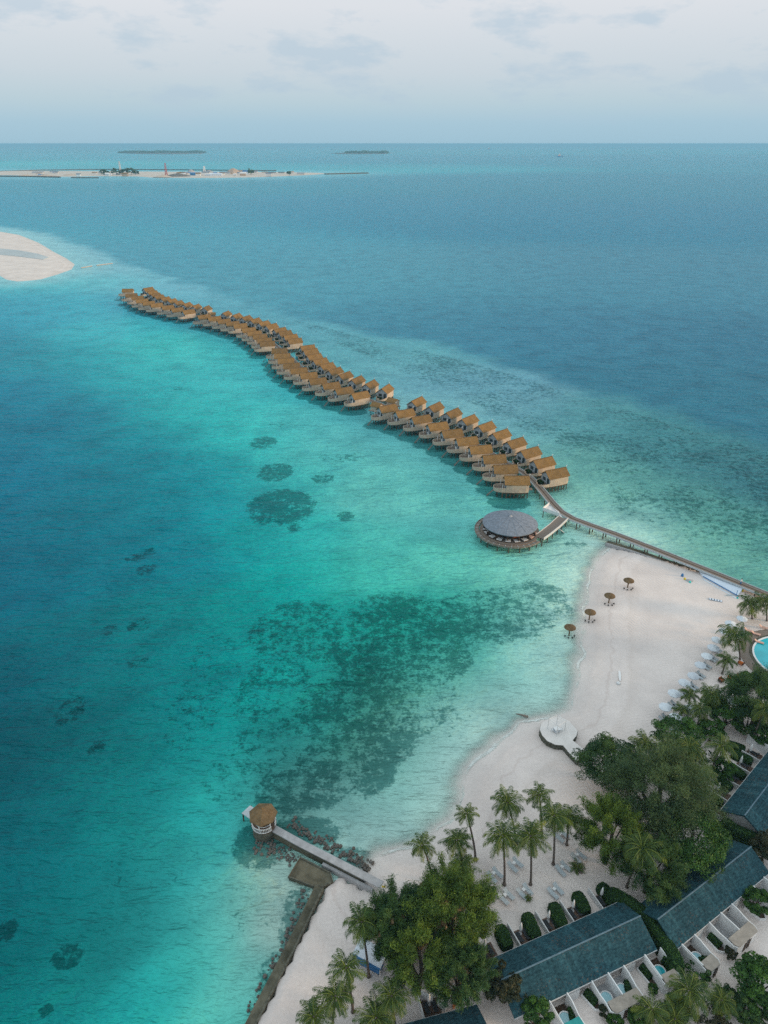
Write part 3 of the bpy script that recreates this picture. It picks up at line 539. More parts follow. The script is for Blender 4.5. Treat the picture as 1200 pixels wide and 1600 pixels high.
# service huts in the gaps
def hut(loc, rz, label, L=4.2, W=3.4):
    t = thing('service_hut', label, 'hut', loc, rz, 'service huts between villa clusters')
    b = MB(); b.box(-L/2, L/2, -W/2, W/2, DZ-.2, 4.4)
    b.add([(x, y, z) for x in (-L/2, L/2) for y, z in ((-W/2, 4.4), (W/2, 4.4), (0, 5.25))], [(0, 2, 1), (3, 4, 5), (0, 3, 5, 2), (1, 2, 5, 4)]); b.build('wall', M['cream'], t)
    b = MB()
    for s in (-1, 1): b.add([(-L/2-.3, 0, 5.6), (L/2+.3, 0, 5.6), (L/2+.3, s*(W/2+.35), 4.3), (-L/2-.3, s*(W/2+.35), 4.3), (-L/2-.3, 0, 5.4), (L/2+.3, 0, 5.4), (L/2+.3, s*(W/2+.35), 4.1), (-L/2-.3, s*(W/2+.35), 4.1)], [f[::s] for f in [(3, 2, 1, 0), (4, 5, 6, 7), (0, 1, 5, 4), (1, 2, 6, 5), (2, 3, 7, 6), (3, 0, 4, 7)]])
    b.build('roof', M['thatch'], t)
    b = MB(); b.box(-L/2-.04, -L/2, -.5, .5, DZ, DZ+1.9); b.build('door', M['glass'], t)
    b = MB(); b.prism([(-L/2-1, -W/2-.4), (L/2+.5, -W/2-.4), (L/2+.5, W/2+.4), (-L/2-1, W/2+.4)], DZ-.4, DZ-.2); b.build('deck', M['timber'], t)
    for x in (-L/2, L/2):
        for y in (-W/2, W/2): b = MB(); b.tube([(x, y, -1.6), (x, y, DZ-.4)], .13, n=6); b.build('pile', M['pile'], t)
hut(un(614, 624, 5), R(-40), 'small brown-roofed hut with a lit end wall behind the gap between the two nearest clusters')
hut(un(589, 631, 5), R(-35), 'low open hut at the lagoon-side edge of the gap between the two nearest clusters', 4.0, 3.2)
hut(un(331, 489.5, 5), R(10), 'tiny hut in the gap between the two farthest villa clusters')
# ------------------------------------------------------------------ boardwalk
def smooth(pts, it=2):
    for _ in range(it): pts = [pts[0]]+[tuple((pts[i-1][k]+2*pts[i][k]+pts[i+1][k])/4 for k in (0, 1)) for i in range(1, len(pts)-1)]+[pts[-1]]
    return pts
def resample(pts, step):
    out = [pts[0]]; acc = 0
    for a, b in zip(pts[:-1], pts[1:]):
        d = math.dist(a, b); s = step-acc
        while s <= d: out.append((a[0]+(b[0]-a[0])*s/d, a[1]+(b[1]-a[1])*s/d)); s += step
        acc = (acc+d) % step
    return out
JN = un(890, 810, DZ)
path = smooth(WALK[::-1], 2)
near_path = [un(820, 737, DZ), un(833, 750, DZ), un(847, 766, DZ), un(864, 788, DZ), un(875, 800, DZ), JN, un(920, 820, DZ), un(950, 830, DZ), un(1025, 859, DZ), un(1096, 888, DZ), un(1179, 921, DZ), un(1240, 946, DZ)]
path = [p for p in path if math.dist(p, near_path[0]) > 6 and p[1] > near_path[0][1]]
ax = resample(smooth(path+near_path, 1), 1.5)
bw = thing('boardwalk', 'long timber boardwalk on stilts winding from the beach between the villa rows', 'boardwalk', (JN[0], JN[1], 0))
def offs(pts, o):
    out = []
    for i, p in enumerate(pts):
        a, b = pts[max(0, i-1)], pts[min(len(pts)-1, i+1)]; d = math.dist(a, b) or 1
        out.append((p[0]-(b[1]-a[1])/d*o, p[1]+(b[0]-a[0])/d*o))
    return out
rel = [(p[0]-JN[0], p[1]-JN[1]) for p in ax]
def ribbon(b, pts, hw, z0, z1):
    l, r = offs(pts, hw), offs(pts, -hw)
    vs = [];
    for p, q in zip(l, r): vs += [(p[0], p[1], z0), (q[0], q[1], z0), (q[0], q[1], z1), (p[0], p[1], z1)]
    fs = [(0, 1, 2, 3)]
    for i in range(len(pts)-1):
        a = i*4; c = a+4; fs += [(a+3, a+2, c+2, c+3), (a+1, a, c, c+1), (a+2, a+1, c+1, c+2), (a, a+3, c+3, c)]
    b.add(vs, fs)
b = MB(); ribbon(b, rel, 1.15, DZ-.25, DZ); b.build('deck', M['timber'], bw)
for s, h in ((1, .18), (-1, .18)):
    b = MB(); ribbon(b, offs(rel, s*1.22), .07, DZ-.3, DZ+h); b.build('kerb', M['greywhite'], bw)
b = MB(); ribbon(b, offs(rel, 0), .2, DZ, DZ+.012); b.build('plank_strip', M['darkwood'], bw)
b = MB()
pl = resample(rel, 4.2); jn_i = min(range(len(pl)), key=lambda i: math.hypot(*pl[i]))
far_b = MB()
for i, p in enumerate(pl):
    for o in (-.9, .9):
        q = offs(pl, o)[i]
        if i > jn_i-14:
            b = MB(); b.tube([(q[0], q[1], -1.6), (q[0], q[1], DZ-.25)], .16, n=6); b.build('pile', M['pile'], bw)
        elif i % 2 == 0: far_b.tube([(q[0], q[1], -1.6), (q[0], q[1], DZ-.25)], .16, n=5)
o = far_b.build('far_piles', M['pile'], bw); o['kind'] = 'stuff'
# side landing and spa branch
SPA = un(796, 828, DZ)
b = MB(); tri = [un(p[0], p[1], DZ) for p in ((848, 797), (858, 789), (873, 799), (879, 809), (874, 806))]
b.prism([(x-JN[0], y-JN[1]) for x, y in tri], DZ-.3, DZ+.008); b.build('landing', M['offwhite'], bw)
b = MB(); tl = [(x-JN[0], y-JN[1]) for x, y in tri]; b.wall([tl[1], tl[0], tl[4]], .08, DZ, DZ+.9); b.build('landing_rail', M['white'], bw)
br = [un(880, 809, DZ), un(866, 822, DZ), un(852, 833, DZ), un(842, 840, DZ)]
brl = [(x-JN[0], y-JN[1]) for x, y in br]
b = MB(); ribbon(b, brl, 1.5, DZ-.24, DZ+.006); b.build('branch_deck', M['timber'], bw)
for s in (1, -1): b = MB(); ribbon(b, offs(brl, s*1.5), .07, DZ-.28, DZ+(.5 if s > 0 else .2)); b.build('branch_kerb', M['offwhite'], bw)
for q in resample(brl, 3.0):
    for o in (-1.2, 1.2): b = MB(); b.tube([(q[0]+o*.6, q[1]-o*.7, -1.6), (q[0]+o*.6, q[1]-o*.7, DZ-.2)], .16, n=6); b.build('pile', M['pile'], bw)
for q in tl[:3]: b = MB(); b.tube([(q[0]*.97, q[1]*.97, -1.6), (q[0]*.97, q[1]*.97, DZ-.3)], .14, n=6); b.build('pile', M['pile'], bw)
b = MB(); st = [(un(874, 826, DZ)[0]-JN[0], un(874, 826, DZ)[1]-JN[1]), (un(881, 832, 0)[0]-JN[0], un(881, 832, 0)[1]-JN[1])]
b.wall(st, .9, [DZ-.3, -.2], [DZ-.1, 0]); b.build('stair', M['offwhite'], bw)
# ------------------------------------------------------------------ round pavilion
sp = thing('round_pavilion', 'round pavilion over the water with a low grey shingle dome and ring deck', 'pavilion', (SPA[0], SPA[1], 0))
b = MB(); b.lathe([(8.4, DZ-.3), (8.4, DZ)], 48); b.build('deck', M['timber'], sp)
b = MB(); b.ring(8.75, 9.75, DZ-.35, DZ-.1, 40, a0=R(95), a1=R(318)); b.build('outer_walk', M['timber'], sp)
b = MB(); b.ring(9.75, 9.86, DZ-.4, DZ+.12, 40, a0=R(95), a1=R(318)); b.ring(8.62, 8.74, DZ-.3, DZ+.25, 40, a0=R(95), a1=R(318)); b.build('kerb', M['timber'], sp)
b = MB()
for i in range(22):
    a = R(95+223*i/21); b.box(8.6, 9.9, -.06, .06, DZ-.42, DZ-.05, a)
b.build('joist', M['greywhite'], sp)
b = MB(); b.lathe([(5.3, DZ), (5.3, 5.0)], 36); b.build('wall', M['darkwood'], sp)
for i in range(12):
    a = R(30*i+10); b = MB(); b.box(5.32, 5.38, -1.0, 1.0, DZ+.5, DZ+2.0, a); b.build('window', M['glass'] if i % 3 else M['rust'], sp)
for i in range(14):
    a = R(360/14*i); b = MB(); b.box(6.9, 7.1, -.1, .1, DZ, 4.75, a); b.build('post', M['darkwood'], sp)
for i in range(14):
    a = R(360/14*(i+.5)); b = MB(); b.box(5.75, 7.55, -.05, .05, DZ, DZ+1.1, a+R(11)); b.build('bay_screen', M['darkwood'], sp)
rp_ = [(7.75, 4.55), (7.75, 4.78), (6.9, 5.15), (5.4, 5.75), (3.6, 6.25), (1.8, 6.6), (.5, 6.78), (.12, 6.95)]
b = MB(); b.lathe(rp_, 48); rfs = b.build('roof', M['shingle'], sp)
b = MB()
for i in range(16):
    a = R(22.5*i+6); b.tube([(r_*math.cos(a), r_*math.sin(a), z_+.015) for r_, z_ in rp_[1:-1]], .045, .03, 4)
b.build('seams', M['shingle'], rfs)
b = MB(); b.lathe([(.55, 6.74), (.3, 7.0), (.05, 7.25)], 12); b.build('cap', M['concrete'], rfs)
for i in range(18):
    a = R(20*i); b = MB(); b.tube([(8.9*math.cos(a), 8.9*math.sin(a), -1.6), (8.9*math.cos(a), 8.9*math.sin(a), DZ-.3)], .16, n=6); b.build('pile', M['pile'], sp)
for i in range(9):
    a = R(178+20*i)
    t = thing('daybed', f"pale daybed in the shade of the round pavilion's eave, {ORD[i]} from the lagoon side", 'daybed', (SPA[0]+6.9*math.cos(a), SPA[1]+6.9*math.sin(a), DZ), a, 'daybeds round the pavilion')
    b = MB(); b.box(-.75, .75, -.8, .8, 0, .3); b.build('base', M['darkwood'], t)
    b = MB(); b.box(-.7, .7, -.75, .75, .3, .48); b.build('mattress', M['peach'] if i > 6 else M['offwhite'], t)
# low rock groyne beside the boardwalk
gp = [un(948, 848, .5), un(985, 859, .5), (un(1040, 876, .8)), un(1093, 893, .8)]
t = thing('groyne', 'low brown stone groyne running along the beach under the boardwalk', 'groyne', (gp[0][0], gp[0][1], 0))
b = MB(); ribbon(b, [(x-gp[0][0], y-gp[0][1]) for x, y in resample(gp, 2.5)], .95, -1, .75); b.build('wall', M['mossy'], t)
b = MB(); ribbon(b, [(x-gp[0][0], y-gp[0][1]) for x, y in offs(resample(gp, 2.5), -.95)], .16, -1, .95); b.build('kerb', M['concrete'], t)
# ------------------------------------------------------------------ foliage builders
def rot_basis(rs, n):
    a = rs.normal(size=(n, 3)); a /= np.linalg.norm(a, axis=1)[:, None]
    b = rs.normal(size=(n, 3)); b -= (a*b).sum(1)[:, None]*a; b /= np.linalg.norm(b, axis=1)[:, None]
    return a, b
def leaves(C, U, W, L, B):
    "quads centred at C, long axis U*L, width axis W*B"
    L = np.asarray(L)[:, None]; B = np.asarray(B)[:, None]
    V = np.stack([C-U*L/2, C+W*B/2, C+U*L/2, C-W*B/2], 1).reshape(-1, 3)
    return V, np.arange(len(V)).reshape(-1, 4)
def palm_crown(seed, fl=3.8, n=28):
    rs = np.random.RandomState(seed); Vs, Ts = [], []
    for k in range(n):
        az = k*2.39996+rs.uniform(-.25, .25); q = k/(n-1)
        el = R(80-100*q+rs.uniform(-14, 14)); ln = fl*(.78+.22*math.sin(math.pi*min(1, q*1.1)))*rs.uniform(.9, 1.08)
        dp_ = R(rs.uniform(4.5, 9)); tone = .22+.25*rs.rand()+(.55*rs.rand() if q > .62 else 0)+(.5 if rs.rand() < .07 else 0)
        d = np.array([math.cos(az), math.sin(az)]); pts = []; h = 0.15; z = 0; e = el; m = 14; st = ln/m
        for i in range(m+1):
            pts.append((d[0]*h, d[1]*h, z)); h += math.cos(e)*st; z += math.sin(e)*st; e -= dp_*(1+.07*i)
        P = np.array(pts); side0 = np.array([-d[1], d[0], 0])
        for i in range(m):                                   # rachis
            w0, w1 = .07*(1-i/m)+.015, .07*(1-(i+1)/m)+.015
            Vs.append(np.array([P[i]-side0*w0, P[i]+side0*w0, P[i+1]+side0*w1, P[i+1]-side0*w1])); Ts += [min(1, tone+.35)]*4
        nl = 26
        for i in range(nl):
            t = .10+.88*(i+rs.rand()*.6)/nl; f = t*m; j = min(m-1, int(f)); p = P[j]+(P[j+1]-P[j])*(f-j); tg = P[j+1]-P[j]; tg /= np.linalg.norm(tg)
            ll = fl*.25*(math.sin(math.pi*min(1, .18+.82*t))**.7+.15)*rs.uniform(.85, 1.1)
            for s in (-1, 1):
                dr = side0*s*.62+tg*.62+np.array([0, 0, -.22-.5*rs.rand()]); dr /= np.linalg.norm(dr)
                wv = tg*.058
                mid = p+dr*ll*.5; tip = p+dr*ll+np.array([0, 0, -.22*ll])
                Vs.append(np.array([p-wv*.4, mid-wv, tip, mid+wv])); Ts += [min(1, max(0, tone+rs.uniform(-.1, .1)))]*4
    V = np.concatenate(Vs); return fastmesh('crown', V, np.arange(len(V)).reshape(-1, 4), Ts, M['palm'])
PALMS = [palm_crown(11), palm_crown(23), palm_crown(37, 3.5, 20), palm_crown(41, 3.9, 26)]
PG = 'coconut palms along the shore'
def palm(crown_px, label, base_px=None, H=9.0, s=1.0, k=None):
    cx, cy = un(*crown_px, H+GZ)
    bx, by = g(*base_px) if base_px else (cx+rnd.uniform(-.8, .8), cy+rnd.uniform(-.8, .8))
    t = thing('coconut_palm', label, 'palm tree', (bx, by, GZ-.25), 0, PG)
    dx, dy = cx-bx, cy-by; pts = []
    for i in range(9):
        u = i/8; pts.append((dx*(u**1.4), dy*(u**1.4), (H+.25)*u))
    b = MB(); b.tube(pts, .19, .11, 8); b.lathe([(.36, 0), (.28, .25), (.19, .6)], 8); b.build('trunk', M['trunk'], t, True)
    mobj('crown', PALMS[k if k is not None else rnd.randrange(4)], t, (dx, dy, H+.15), rnd.random()*6.28, s*rnd.uniform(.94, 1.06))
    if rnd.random() < .6:
        c = MB()
        for i in range(5):
            a = i*1.3; c.lathe([(.02, H-.35), (.13, H-.22), (.13, H-.08), (.02, H+.02)], 6, (dx+.28*math.cos(a), dy+.28*math.sin(a)))
        c.build('coconut_cluster', M['palmnut'], t)
    return t
M['palmnut'] = mat('coconut', (.16, .13, .03), .6, .3, 2.)
def crown_points(rs, rx, ry, rz, nc, bottom=-.35):
    C = []
    while len(C) < nc:
        p = rs.normal(size=3); p /= np.linalg.norm(p)
        if p[2] < bottom: continue
        r = rs.uniform(.55, 1.0)**.6*(.80+.28*rs.rand()+(.22 if rs.rand() < .18 else 0)); C.append(p*r*[rx, ry, rz])
    return np.array(C)
def needle_crown(seed, rx, ry, rz, m, nc=130, nl=190, cs=.2):
    rs = np.random.RandomState(seed); C = crown_points(rs, rx, ry, rz, nc); R_ = cs*(rx+ry)/2; Vs, Ts = [], []
    for c in C:
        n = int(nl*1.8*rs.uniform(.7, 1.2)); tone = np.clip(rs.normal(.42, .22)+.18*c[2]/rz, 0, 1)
        out = c/np.linalg.norm(c); p = rs.normal(size=(n, 3))*R_*.36*rs.uniform(.7, 1.1)+c+out*(rs.uniform(-.9, 1.15, (n, 1))*R_)+np.array([0, 0, -.25])*R_*rs.rand(n, 1)
        U = rs.normal(size=(n, 3))*.6+out*.5+np.array([0, 0, .12]); U /= np.linalg.norm(U, axis=1)[:, None]
        W = np.cross(U, rs.normal(size=(n, 3))); W /= np.linalg.norm(W, axis=1)[:, None]
        V, _ = leaves(p, U, W, rs.uniform(.3, .62, n), rs.uniform(.055, .1, n)); Vs.append(V); Ts.append(np.repeat(np.clip(tone+rs.normal(0, .1, n), 0, 1), 4))
    V = np.concatenate(Vs); return fastmesh('crown', V, np.arange(len(V)).reshape(-1, 4), np.concatenate(Ts), m)
def leaf_crown(seed, rx, ry, rz, m, nc=90, nl=150, cs=.24, size=.3, bottom=-.35):
    rs = np.random.RandomState(seed); C = crown_points(rs, rx, ry, rz, nc, bottom); R_ = cs*(rx+ry)/2; Vs, Ts = [], []
    for c in C:
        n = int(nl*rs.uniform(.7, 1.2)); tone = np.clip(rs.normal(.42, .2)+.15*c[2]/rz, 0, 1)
        d = rs.normal(size=(n, 3)); d /= np.linalg.norm(d, axis=1)[:, None]; d[:, 2] = np.abs(d[:, 2])*.9-.15
        p = c+d*[R_, R_, R_*.7]*rs.uniform(.75, 1.05, (n, 1))
        nrm = d+rs.normal(size=(n, 3))*.45; U = np.cross(nrm, rs.normal(size=(n, 3))); U /= np.linalg.norm(U, axis=1)[:, None]; W = np.cross(nrm, U); W /= np.linalg.norm(W, axis=1)[:, None]
        sz = rs.uniform(.7, 1.3, n)*size; V, _ = leaves(p, U, W, sz, sz*.62); Vs.append(V); Ts.append(np.repeat(np.clip(tone+rs.normal(0, .12, n), 0, 1), 4))
    V = np.concatenate(Vs); return fastmesh('crown', V, np.arange(len(V)).reshape(-1, 4), np.concatenate(Ts), m)
def tree(name, px, label, rpx, h, m, style, seed, cat='tree', group=None, rz=None, aspect=1.0, trunk=True, **kw):
    "px: centre of the crown in the photograph; the crown's middle stands h metres up"
    x, y = un(px[0], px[1], GZ+h); r = rpx*mpp(*px)[0]*(CH-GZ-h)/CH; rz_ = rz or r*.7
    t = thing(name, label, cat, (x, y, GZ-.2), 0, group)
    rs = random.Random(seed)
    if trunk:
        b = MB(); b.tube([(0, 0, 0), (.1*r, .05*r, h*.5), (0, 0, h+rz_*.3)], .06*r+.08, .03*r+.04, 8)
        for i in range(7):
            a = i*.9+rs.random(); e = r*(.45+.4*rs.random())
            b.tube([(0, 0, h*.35+.5*rs.random()*h*.4), (e*.5*math.cos(a), e*.5*math.sin(a), h*.8), (e*math.cos(a), e*aspect*math.sin(a), h+rz_*(.1+.4*rs.random()))], .03*r+.03, .03, 6)
        b.build('trunk', M['bark'], t, True)
    me = (needle_crown if style == 'needle' else leaf_crown)(seed, r*.86, r*.86*aspect, rz_*.86, m, **kw)
    mobj('crown', me, t, (0, 0, h+.2)); return t
def hedge(px_pts, label, w=1.1, h=1.5, seed=1, world=None, z=GZ, group='clipped hedges', mt=None):
    pts = world or [g(*p, GZ+h*.9) for p in px_pts]; o = pts[0]
    t = thing('hedge', label, 'hedge', (o[0], o[1], z), 0, group)
    rel = [(x-o[0], y-o[1]) for x, y in pts]; b = MB()
    rs_ = resample(rel, .45); 
    for i, p in enumerate(rs_):
        pass
    n = len(rs_); prof = []
    for i in range(n):
        e = min(i+.7, n-1-i+.7)*.45; f = math.sqrt(max(.05, 1-max(0, (w-e)/w)**2)); prof.append(f)
    l = [offs(rs_, w*.86)[i] for i in range(n)]
    vs, fs = [], []
    K = 8
    for i in range(n):
        nx = (offs(rs_, 1.0)[i][0]-rs_[i][0], offs(rs_, 1.0)[i][1]-rs_[i][1])
        for k in range(K+1):
            a = math.pi*k/K; u = math.copysign(abs(math.cos(a))**.5, math.cos(a))*w*.9*prof[i]; v = (math.sin(a)**.5)*h*.9*(.6+.4*prof[i]); vs.append((rs_[i][0]+nx[0]*u, rs_[i][1]+nx[1]*u, v))
    for i in range(n-1):
        for k in range(K): a = i*(K+1)+k; fs.append((a, a+1, a+K+2, a+K+1))
    fs += [tuple(range(K, -1, -1)), tuple(range((n-1)*(K+1), n*(K+1)))]
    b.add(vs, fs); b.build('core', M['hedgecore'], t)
    V = np.array(vs); r_ = np.random.RandomState(seed); F = np.array([f for f in fs if len(f) == 4])
    area = np.linalg.norm(np.cross(V[F[:, 1]]-V[F[:, 0]], V[F[:, 3]]-V[F[:, 0]]), axis=1); cnt = int(area.sum()*95)
    idx = r_.choice(len(F), cnt, p=area/area.sum()); a_, b_ = r_.rand(cnt, 1), r_.rand(cnt, 1)
    P = (V[F[idx, 0]]*(1-a_)+V[F[idx, 1]]*a_)*(1-b_)+(V[F[idx, 3]]*(1-a_)+V[F[idx, 2]]*a_)*b_
    nr = np.cross(V[F[idx, 3]]-V[F[idx, 0]], V[F[idx, 1]]-V[F[idx, 0]]); nr /= np.linalg.norm(nr, axis=1)[:, None]+1e-9
    P = P+nr*r_.uniform(-.05, .17, (cnt, 1))*(vnoise(P[:, :2]*1.0, .7, seed)[:, None]+.4)
    nn = nr+r_.normal(size=(cnt, 3))*.5; U = np.cross(nn, r_.normal(size=(cnt, 3))); U /= np.linalg.norm(U, axis=1)[:, None]; W = np.cross(nn, U); W /= np.linalg.norm(W, axis=1)[:, None]
    s = r_.uniform(.13, .26, cnt); LV, LQ = leaves(P, U, W, s, s*.65)
    tn = np.clip(.25+.5*vnoise(P[:, :2], .9, seed+3)+r_.normal(0, .12, cnt), 0, 1)
    mobj('foliage', fastmesh('foliage', LV, LQ, np.repeat(tn, 4), mt or M['hedge']), t); return t
# ------------------------------------------------------------------ gazebo, jetty and sea wall
GX, GY = un(412.5, 1287, 2.0)
t = thing('gazebo', 'octagonal thatched gazebo with white railing on a round stone drum at the jetty head', 'gazebo', (GX, GY, 0))
b = MB(); b.lathe([(1.95, -1.2), (1.9, .4), (1.82, 1.9)], 24); b.build('stone_base', M['stone'], t, True)
b = MB(); b.lathe([(1.98, 1.9), (2.02, 2.05)], 24); b.build('floor', M['brown'], t)
b = MB(); b.ring(1.9, 1.98, 2.06, 2.16, 32, a0=R(-15), a1=R(160)); b.ring(1.9, 1.98, 2.06, 2.16, 32, a0=R(195), a1=R(318)); b.ring(1.88, 1.99, 2.85, 2.95, 32, a0=R(-15), a1=R(160)); b.ring(1.88, 1.99, 2.85, 2.95, 32, a0=R(195), a1=R(318))
for i in range(48):
    a = R(7.5*i)
    if 160 < 7.5*i < 195 or 318 < 7.5*i < 345: continue
    b.box(1.9, 1.96, -.035, .035, 2.05, 2.87, a)
b.build('railing', M['white'], t)
b = MB(); b.ring(1.35, 1.42, 2.75, 2.84, 24); b.build('bench_rail', M['white'], t)
for i in range(6):
    a = R(60*i+15); b = MB(); b.box(1.72, 1.84, -.06, .06, 2.05, 4.3, a); b.build('post', M['white'], t)
b = MB(); nr_ = 7
ev = [(2.35*math.cos(R(51.43*i+12)), 2.35*math.sin(R(51.43*i+12)), 4.2) for i in range(nr_)]; lo = [(x*.98, y*.98, 4.02) for x, y, z in ev]
mid = [(x*.5, y*.5, 4.98) for x, y, z in ev]
b.add(ev+lo+mid+[(0, 0, 5.55)], [(i, (i+1) % nr_, 14+(i+1) % nr_, 14+i) for i in range(nr_)]+[(14+i, 14+(i+1) % nr_, 21) for i in range(nr_)]+[(7+i, 7+(i+1) % nr_, (i+1) % nr_, i) for i in range(nr_)]+[tuple(range(13, 6, -1))])
rf = b.build('roof', M['thatch_grey'], t)
b = MB(); b.lathe([(.14, 5.45), (.1, 5.62), (.02, 5.7)], 10); b.build('roof_cap', M['thatch'], rf)
lx, ly = un(386, 1268, 2.0)
b = MB(); dr = math.atan2(un(418, 1290, 2)[1]-un(378, 1262, 2)[1], un(418, 1290, 2)[0]-un(378, 1262, 2)[0])
q = [un(p[0], p[1], 2.0) for p in ((377.5, 1270), (390.5, 1258), (404, 1266), (394, 1281))]
b.prism([(x-GX, y-GY) for x, y in q], 1.78, 1.93); b.build('landing', M['greywhite'], t)
for x, y in q[:2]: b = MB(); b.tube([(x-GX+.2, y-GY, -1.5), (x-GX+.2, y-GY, 1.8)], .12, n=6); b.build('pile', M['pile'], t)
jp = [un(428, 1293, 1.9), un(470, 1317, 1.8), un(520, 1343, 1.7), un(605, 1388, 1.5)]
jt = thing('jetty', 'pale concrete footpath on a mossy wall leading from the beach to the gazebo', 'jetty', (jp[0][0], jp[0][1], 0))
rl = [(x-jp[0][0], y-jp[0][1]) for x, y in resample(jp, 1.0)]
b = MB(); ribbon(b, rl, .62, 1.55, 1.72); b.build('paving', M['concrete'], jt)
b = MB(); ribbon(b, rl[:-3], .5, -1.2, 1.54); b.build('wall', M['mossy'], jt)
b = MB(); ribbon(b, offs(rl, -.85)[10:-1], .22, -.5, .95); b.build('ledge', M['concrete'], jt)
sl_ = [un(p[0], p[1], .75) for p in ((469, 1340), (516, 1364), (520, 1378), (503, 1386), (489, 1384), (451, 1370))]
t = thing('slab', 'mossy brown concrete platform below the jetty at the corner of the sea wall', 'concrete slab', (sl_[0][0], sl_[0][1], 0))
b = MB(); b.prism([(x-sl_[0][0], y-sl_[0][1]) for x, y in sl_], -1.2, .7); b.build('slab', M['mossy'], t)
b = MB(); k_ = sl_+[sl_[0]]; b.wall([(x-sl_[0][0], y-sl_[0][1]) for x, y in k_[:-1]], .25, .5, .86, True); b.build('kerb', M['stone'], t)
swp = [un(499, 1386, 1.0), un(455, 1478, 1.0), un(392, 1600, 1.0), un(340, 1700, 1.0)]
t = thing('sea_wall', 'long dark mossy sea wall holding the sand above the lagoon', 'wall', (swp[0][0], swp[0][1], 0))
rl = [(x-swp[0][0], y-swp[0][1]) for x, y in resample(swp, 1.2)]
b = MB(); ribbon(b, rl, .72, -1.5, 1.0); b.build('wall', M['mossy'], t)
b = MB(); ribbon(b, offs(rl, .62), .14, .3, 1.22); b.build('capping', M['stone'], t)
# boulders round the jetty
rk = []
for i in range(3):
    rs = np.random.RandomState(50+i); b = MB(); nn_, mm_ = 7, 5; vs = []
    for j in range(mm_+1):
        for k in range(nn_):
            th = math.pi*j/mm_; r = .8+.4*rs.rand(); vs.append((r*math.sin(th)*math.cos(2*math.pi*k/nn_), r*math.sin(th)*math.sin(2*math.pi*k/nn_), .7*r*math.cos(th)))
    b.add(vs, [(j*nn_+k, (j+1)*nn_+k, (j+1)*nn_+(k+1) % nn_, j*nn_+(k+1) % nn_) for j in range(mm_) for k in range(nn_)]); rk.append(b.mesh('boulder', M['rock'], True))
def rocks(area, n, label, smin, smax, seed):
    r_ = random.Random(seed)
    for i in range(n):
        p = area(r_); o = mobj('boulder', rk[i % 3], None, (p[0], p[1], r_.uniform(-.05, .22)), r_.random()*6, r_.uniform(smin, smax)); tag(o, label, 'boulder', 'boulders beside the jetty')
def along(pts, w0, w1):
    P = resample(pts, .5)
    def f(r_):
        i = r_.randrange(len(P)); return offs(P, r_.uniform(w0, w1)*r_.random()**.5)[i]
    return f
rocks(along([un(450, 1292), un(500, 1320), un(578, 1362)], -.4, 2.2), 170, 'one of many rough grey boulders heaped on the beach side of the jetty', .12, .34, 3)
rocks(along([un(400, 1318), un(430, 1322), un(462, 1345)], -2.2, 1.2), 110, 'one of many rough boulders heaped in shallow water below the gazebo drum', .1, .3, 4)
rocks(along([un(470, 1392), un(455, 1440), un(415, 1520), un(385, 1580)], -.2, 1.4), 70, 'one of many low boulders lying in the shallows along the sea wall foot', .12, .32, 5)
# ------------------------------------------------------------------ round terrace on the beach
M['paleslab'] = mat('pale_slab', (.66, .63, .61), .9, .08, .8)
tp = [un(p[0], p[1], 1.85) for p in ((845, 1131), (855, 1124), (873, 1119), (890, 1127), (903, 1142), (901, 1150), (895, 1157), (918, 1176), (902, 1190), (893, 1181), (880, 1165), (868, 1164), (855, 1158), (847, 1149), (843, 1140))]
cx_, cy_ = np.mean(tp[:6]+tp[10:], axis=0)
t = thing('round_terrace', 'raised round sandy terrace with a curved dark retaining wall on the beach', 'terrace', (cx_, cy_, 0))
rel_ = [(x-cx_, y-cy_) for x, y in tp]
b = MB(); b.prism(rel_, -.6, 1.8); b.build('retaining_wall', M['stone'], t)
b = MB(); b.prism([(x*.985, y*.985) for x, y in rel_], 1.804, 1.88); b.build('paving', M['paleslab'], t)
t = thing('pergola', 'slim white pergola frame standing on the round terrace', 'pergola', (cx_, cy_, 1.88))
fp = [(-1.5, .6), (.4, 1.6), (1.6, .1), (-.2, -1.2)]
for x, y in fp: b = MB(); b.box(x-.06, x+.06, y-.06, y+.06, 0, 2.5); b.build('post', M['white'], t)
b = MB(); b.wall(fp, .08, 2.4, 2.5, True); b.build('beam', M['white'], t)
t = thing('dining_table', 'white cloth-covered table under the pergola on the round terrace', 'table', (cx_, cy_-.1, 1.88), R(15))
b = MB(); b.box(-.5, .5, -.5, .5, .7, .78); b.build('tabletop', M['white'], t)
b = MB(); b.box(-.46, .46, -.46, .46, .1, .69); b.build('tablecloth', M['canvas'], t)
for i, (x, y) in enumerate(((-.8, 0), (.85, .1))):
    t = thing('chair', f"white chair on the {'left' if i == 0 else 'right'} of the table on the round terrace", 'chair', (cx_+x, cy_+y-.1, 1.88), 0, 'chairs on the round terrace')
    b = MB(); b.box(-.22, .22, -.22, .22, .4, .47); b.build('seat', M['white'], t); s = -.22 if i == 0 else .18
    b = MB(); b.box(s, s+.05, -.22, .22, .47, .95); b.build('backrest', M['white'], t)
    for u in (-.19, .19):
        for v in (-.19, .19): b = MB(); b.box(u-.03, u+.03, v-.03, v+.03, 0, .4); b.build('leg', M['white'], t)
dp = un(817, 1118, .1)
t = thing('driftwood', 'grey driftwood trunk lying in the shallows left of the round terrace', 'driftwood', (dp[0], dp[1], .05))
b = MB(); b.tube([(-1.3, .55, 0), (-.4, .2, .1), (.5, -.25, .12), (.9, -.45, .1)], .08, .28, 7); b.tube([(.2, -.1, .1), (.5, .3, .25)], .08, .04, 5); b.build('log', M['greywood'] if 'greywood' in M else M['timber'], t)
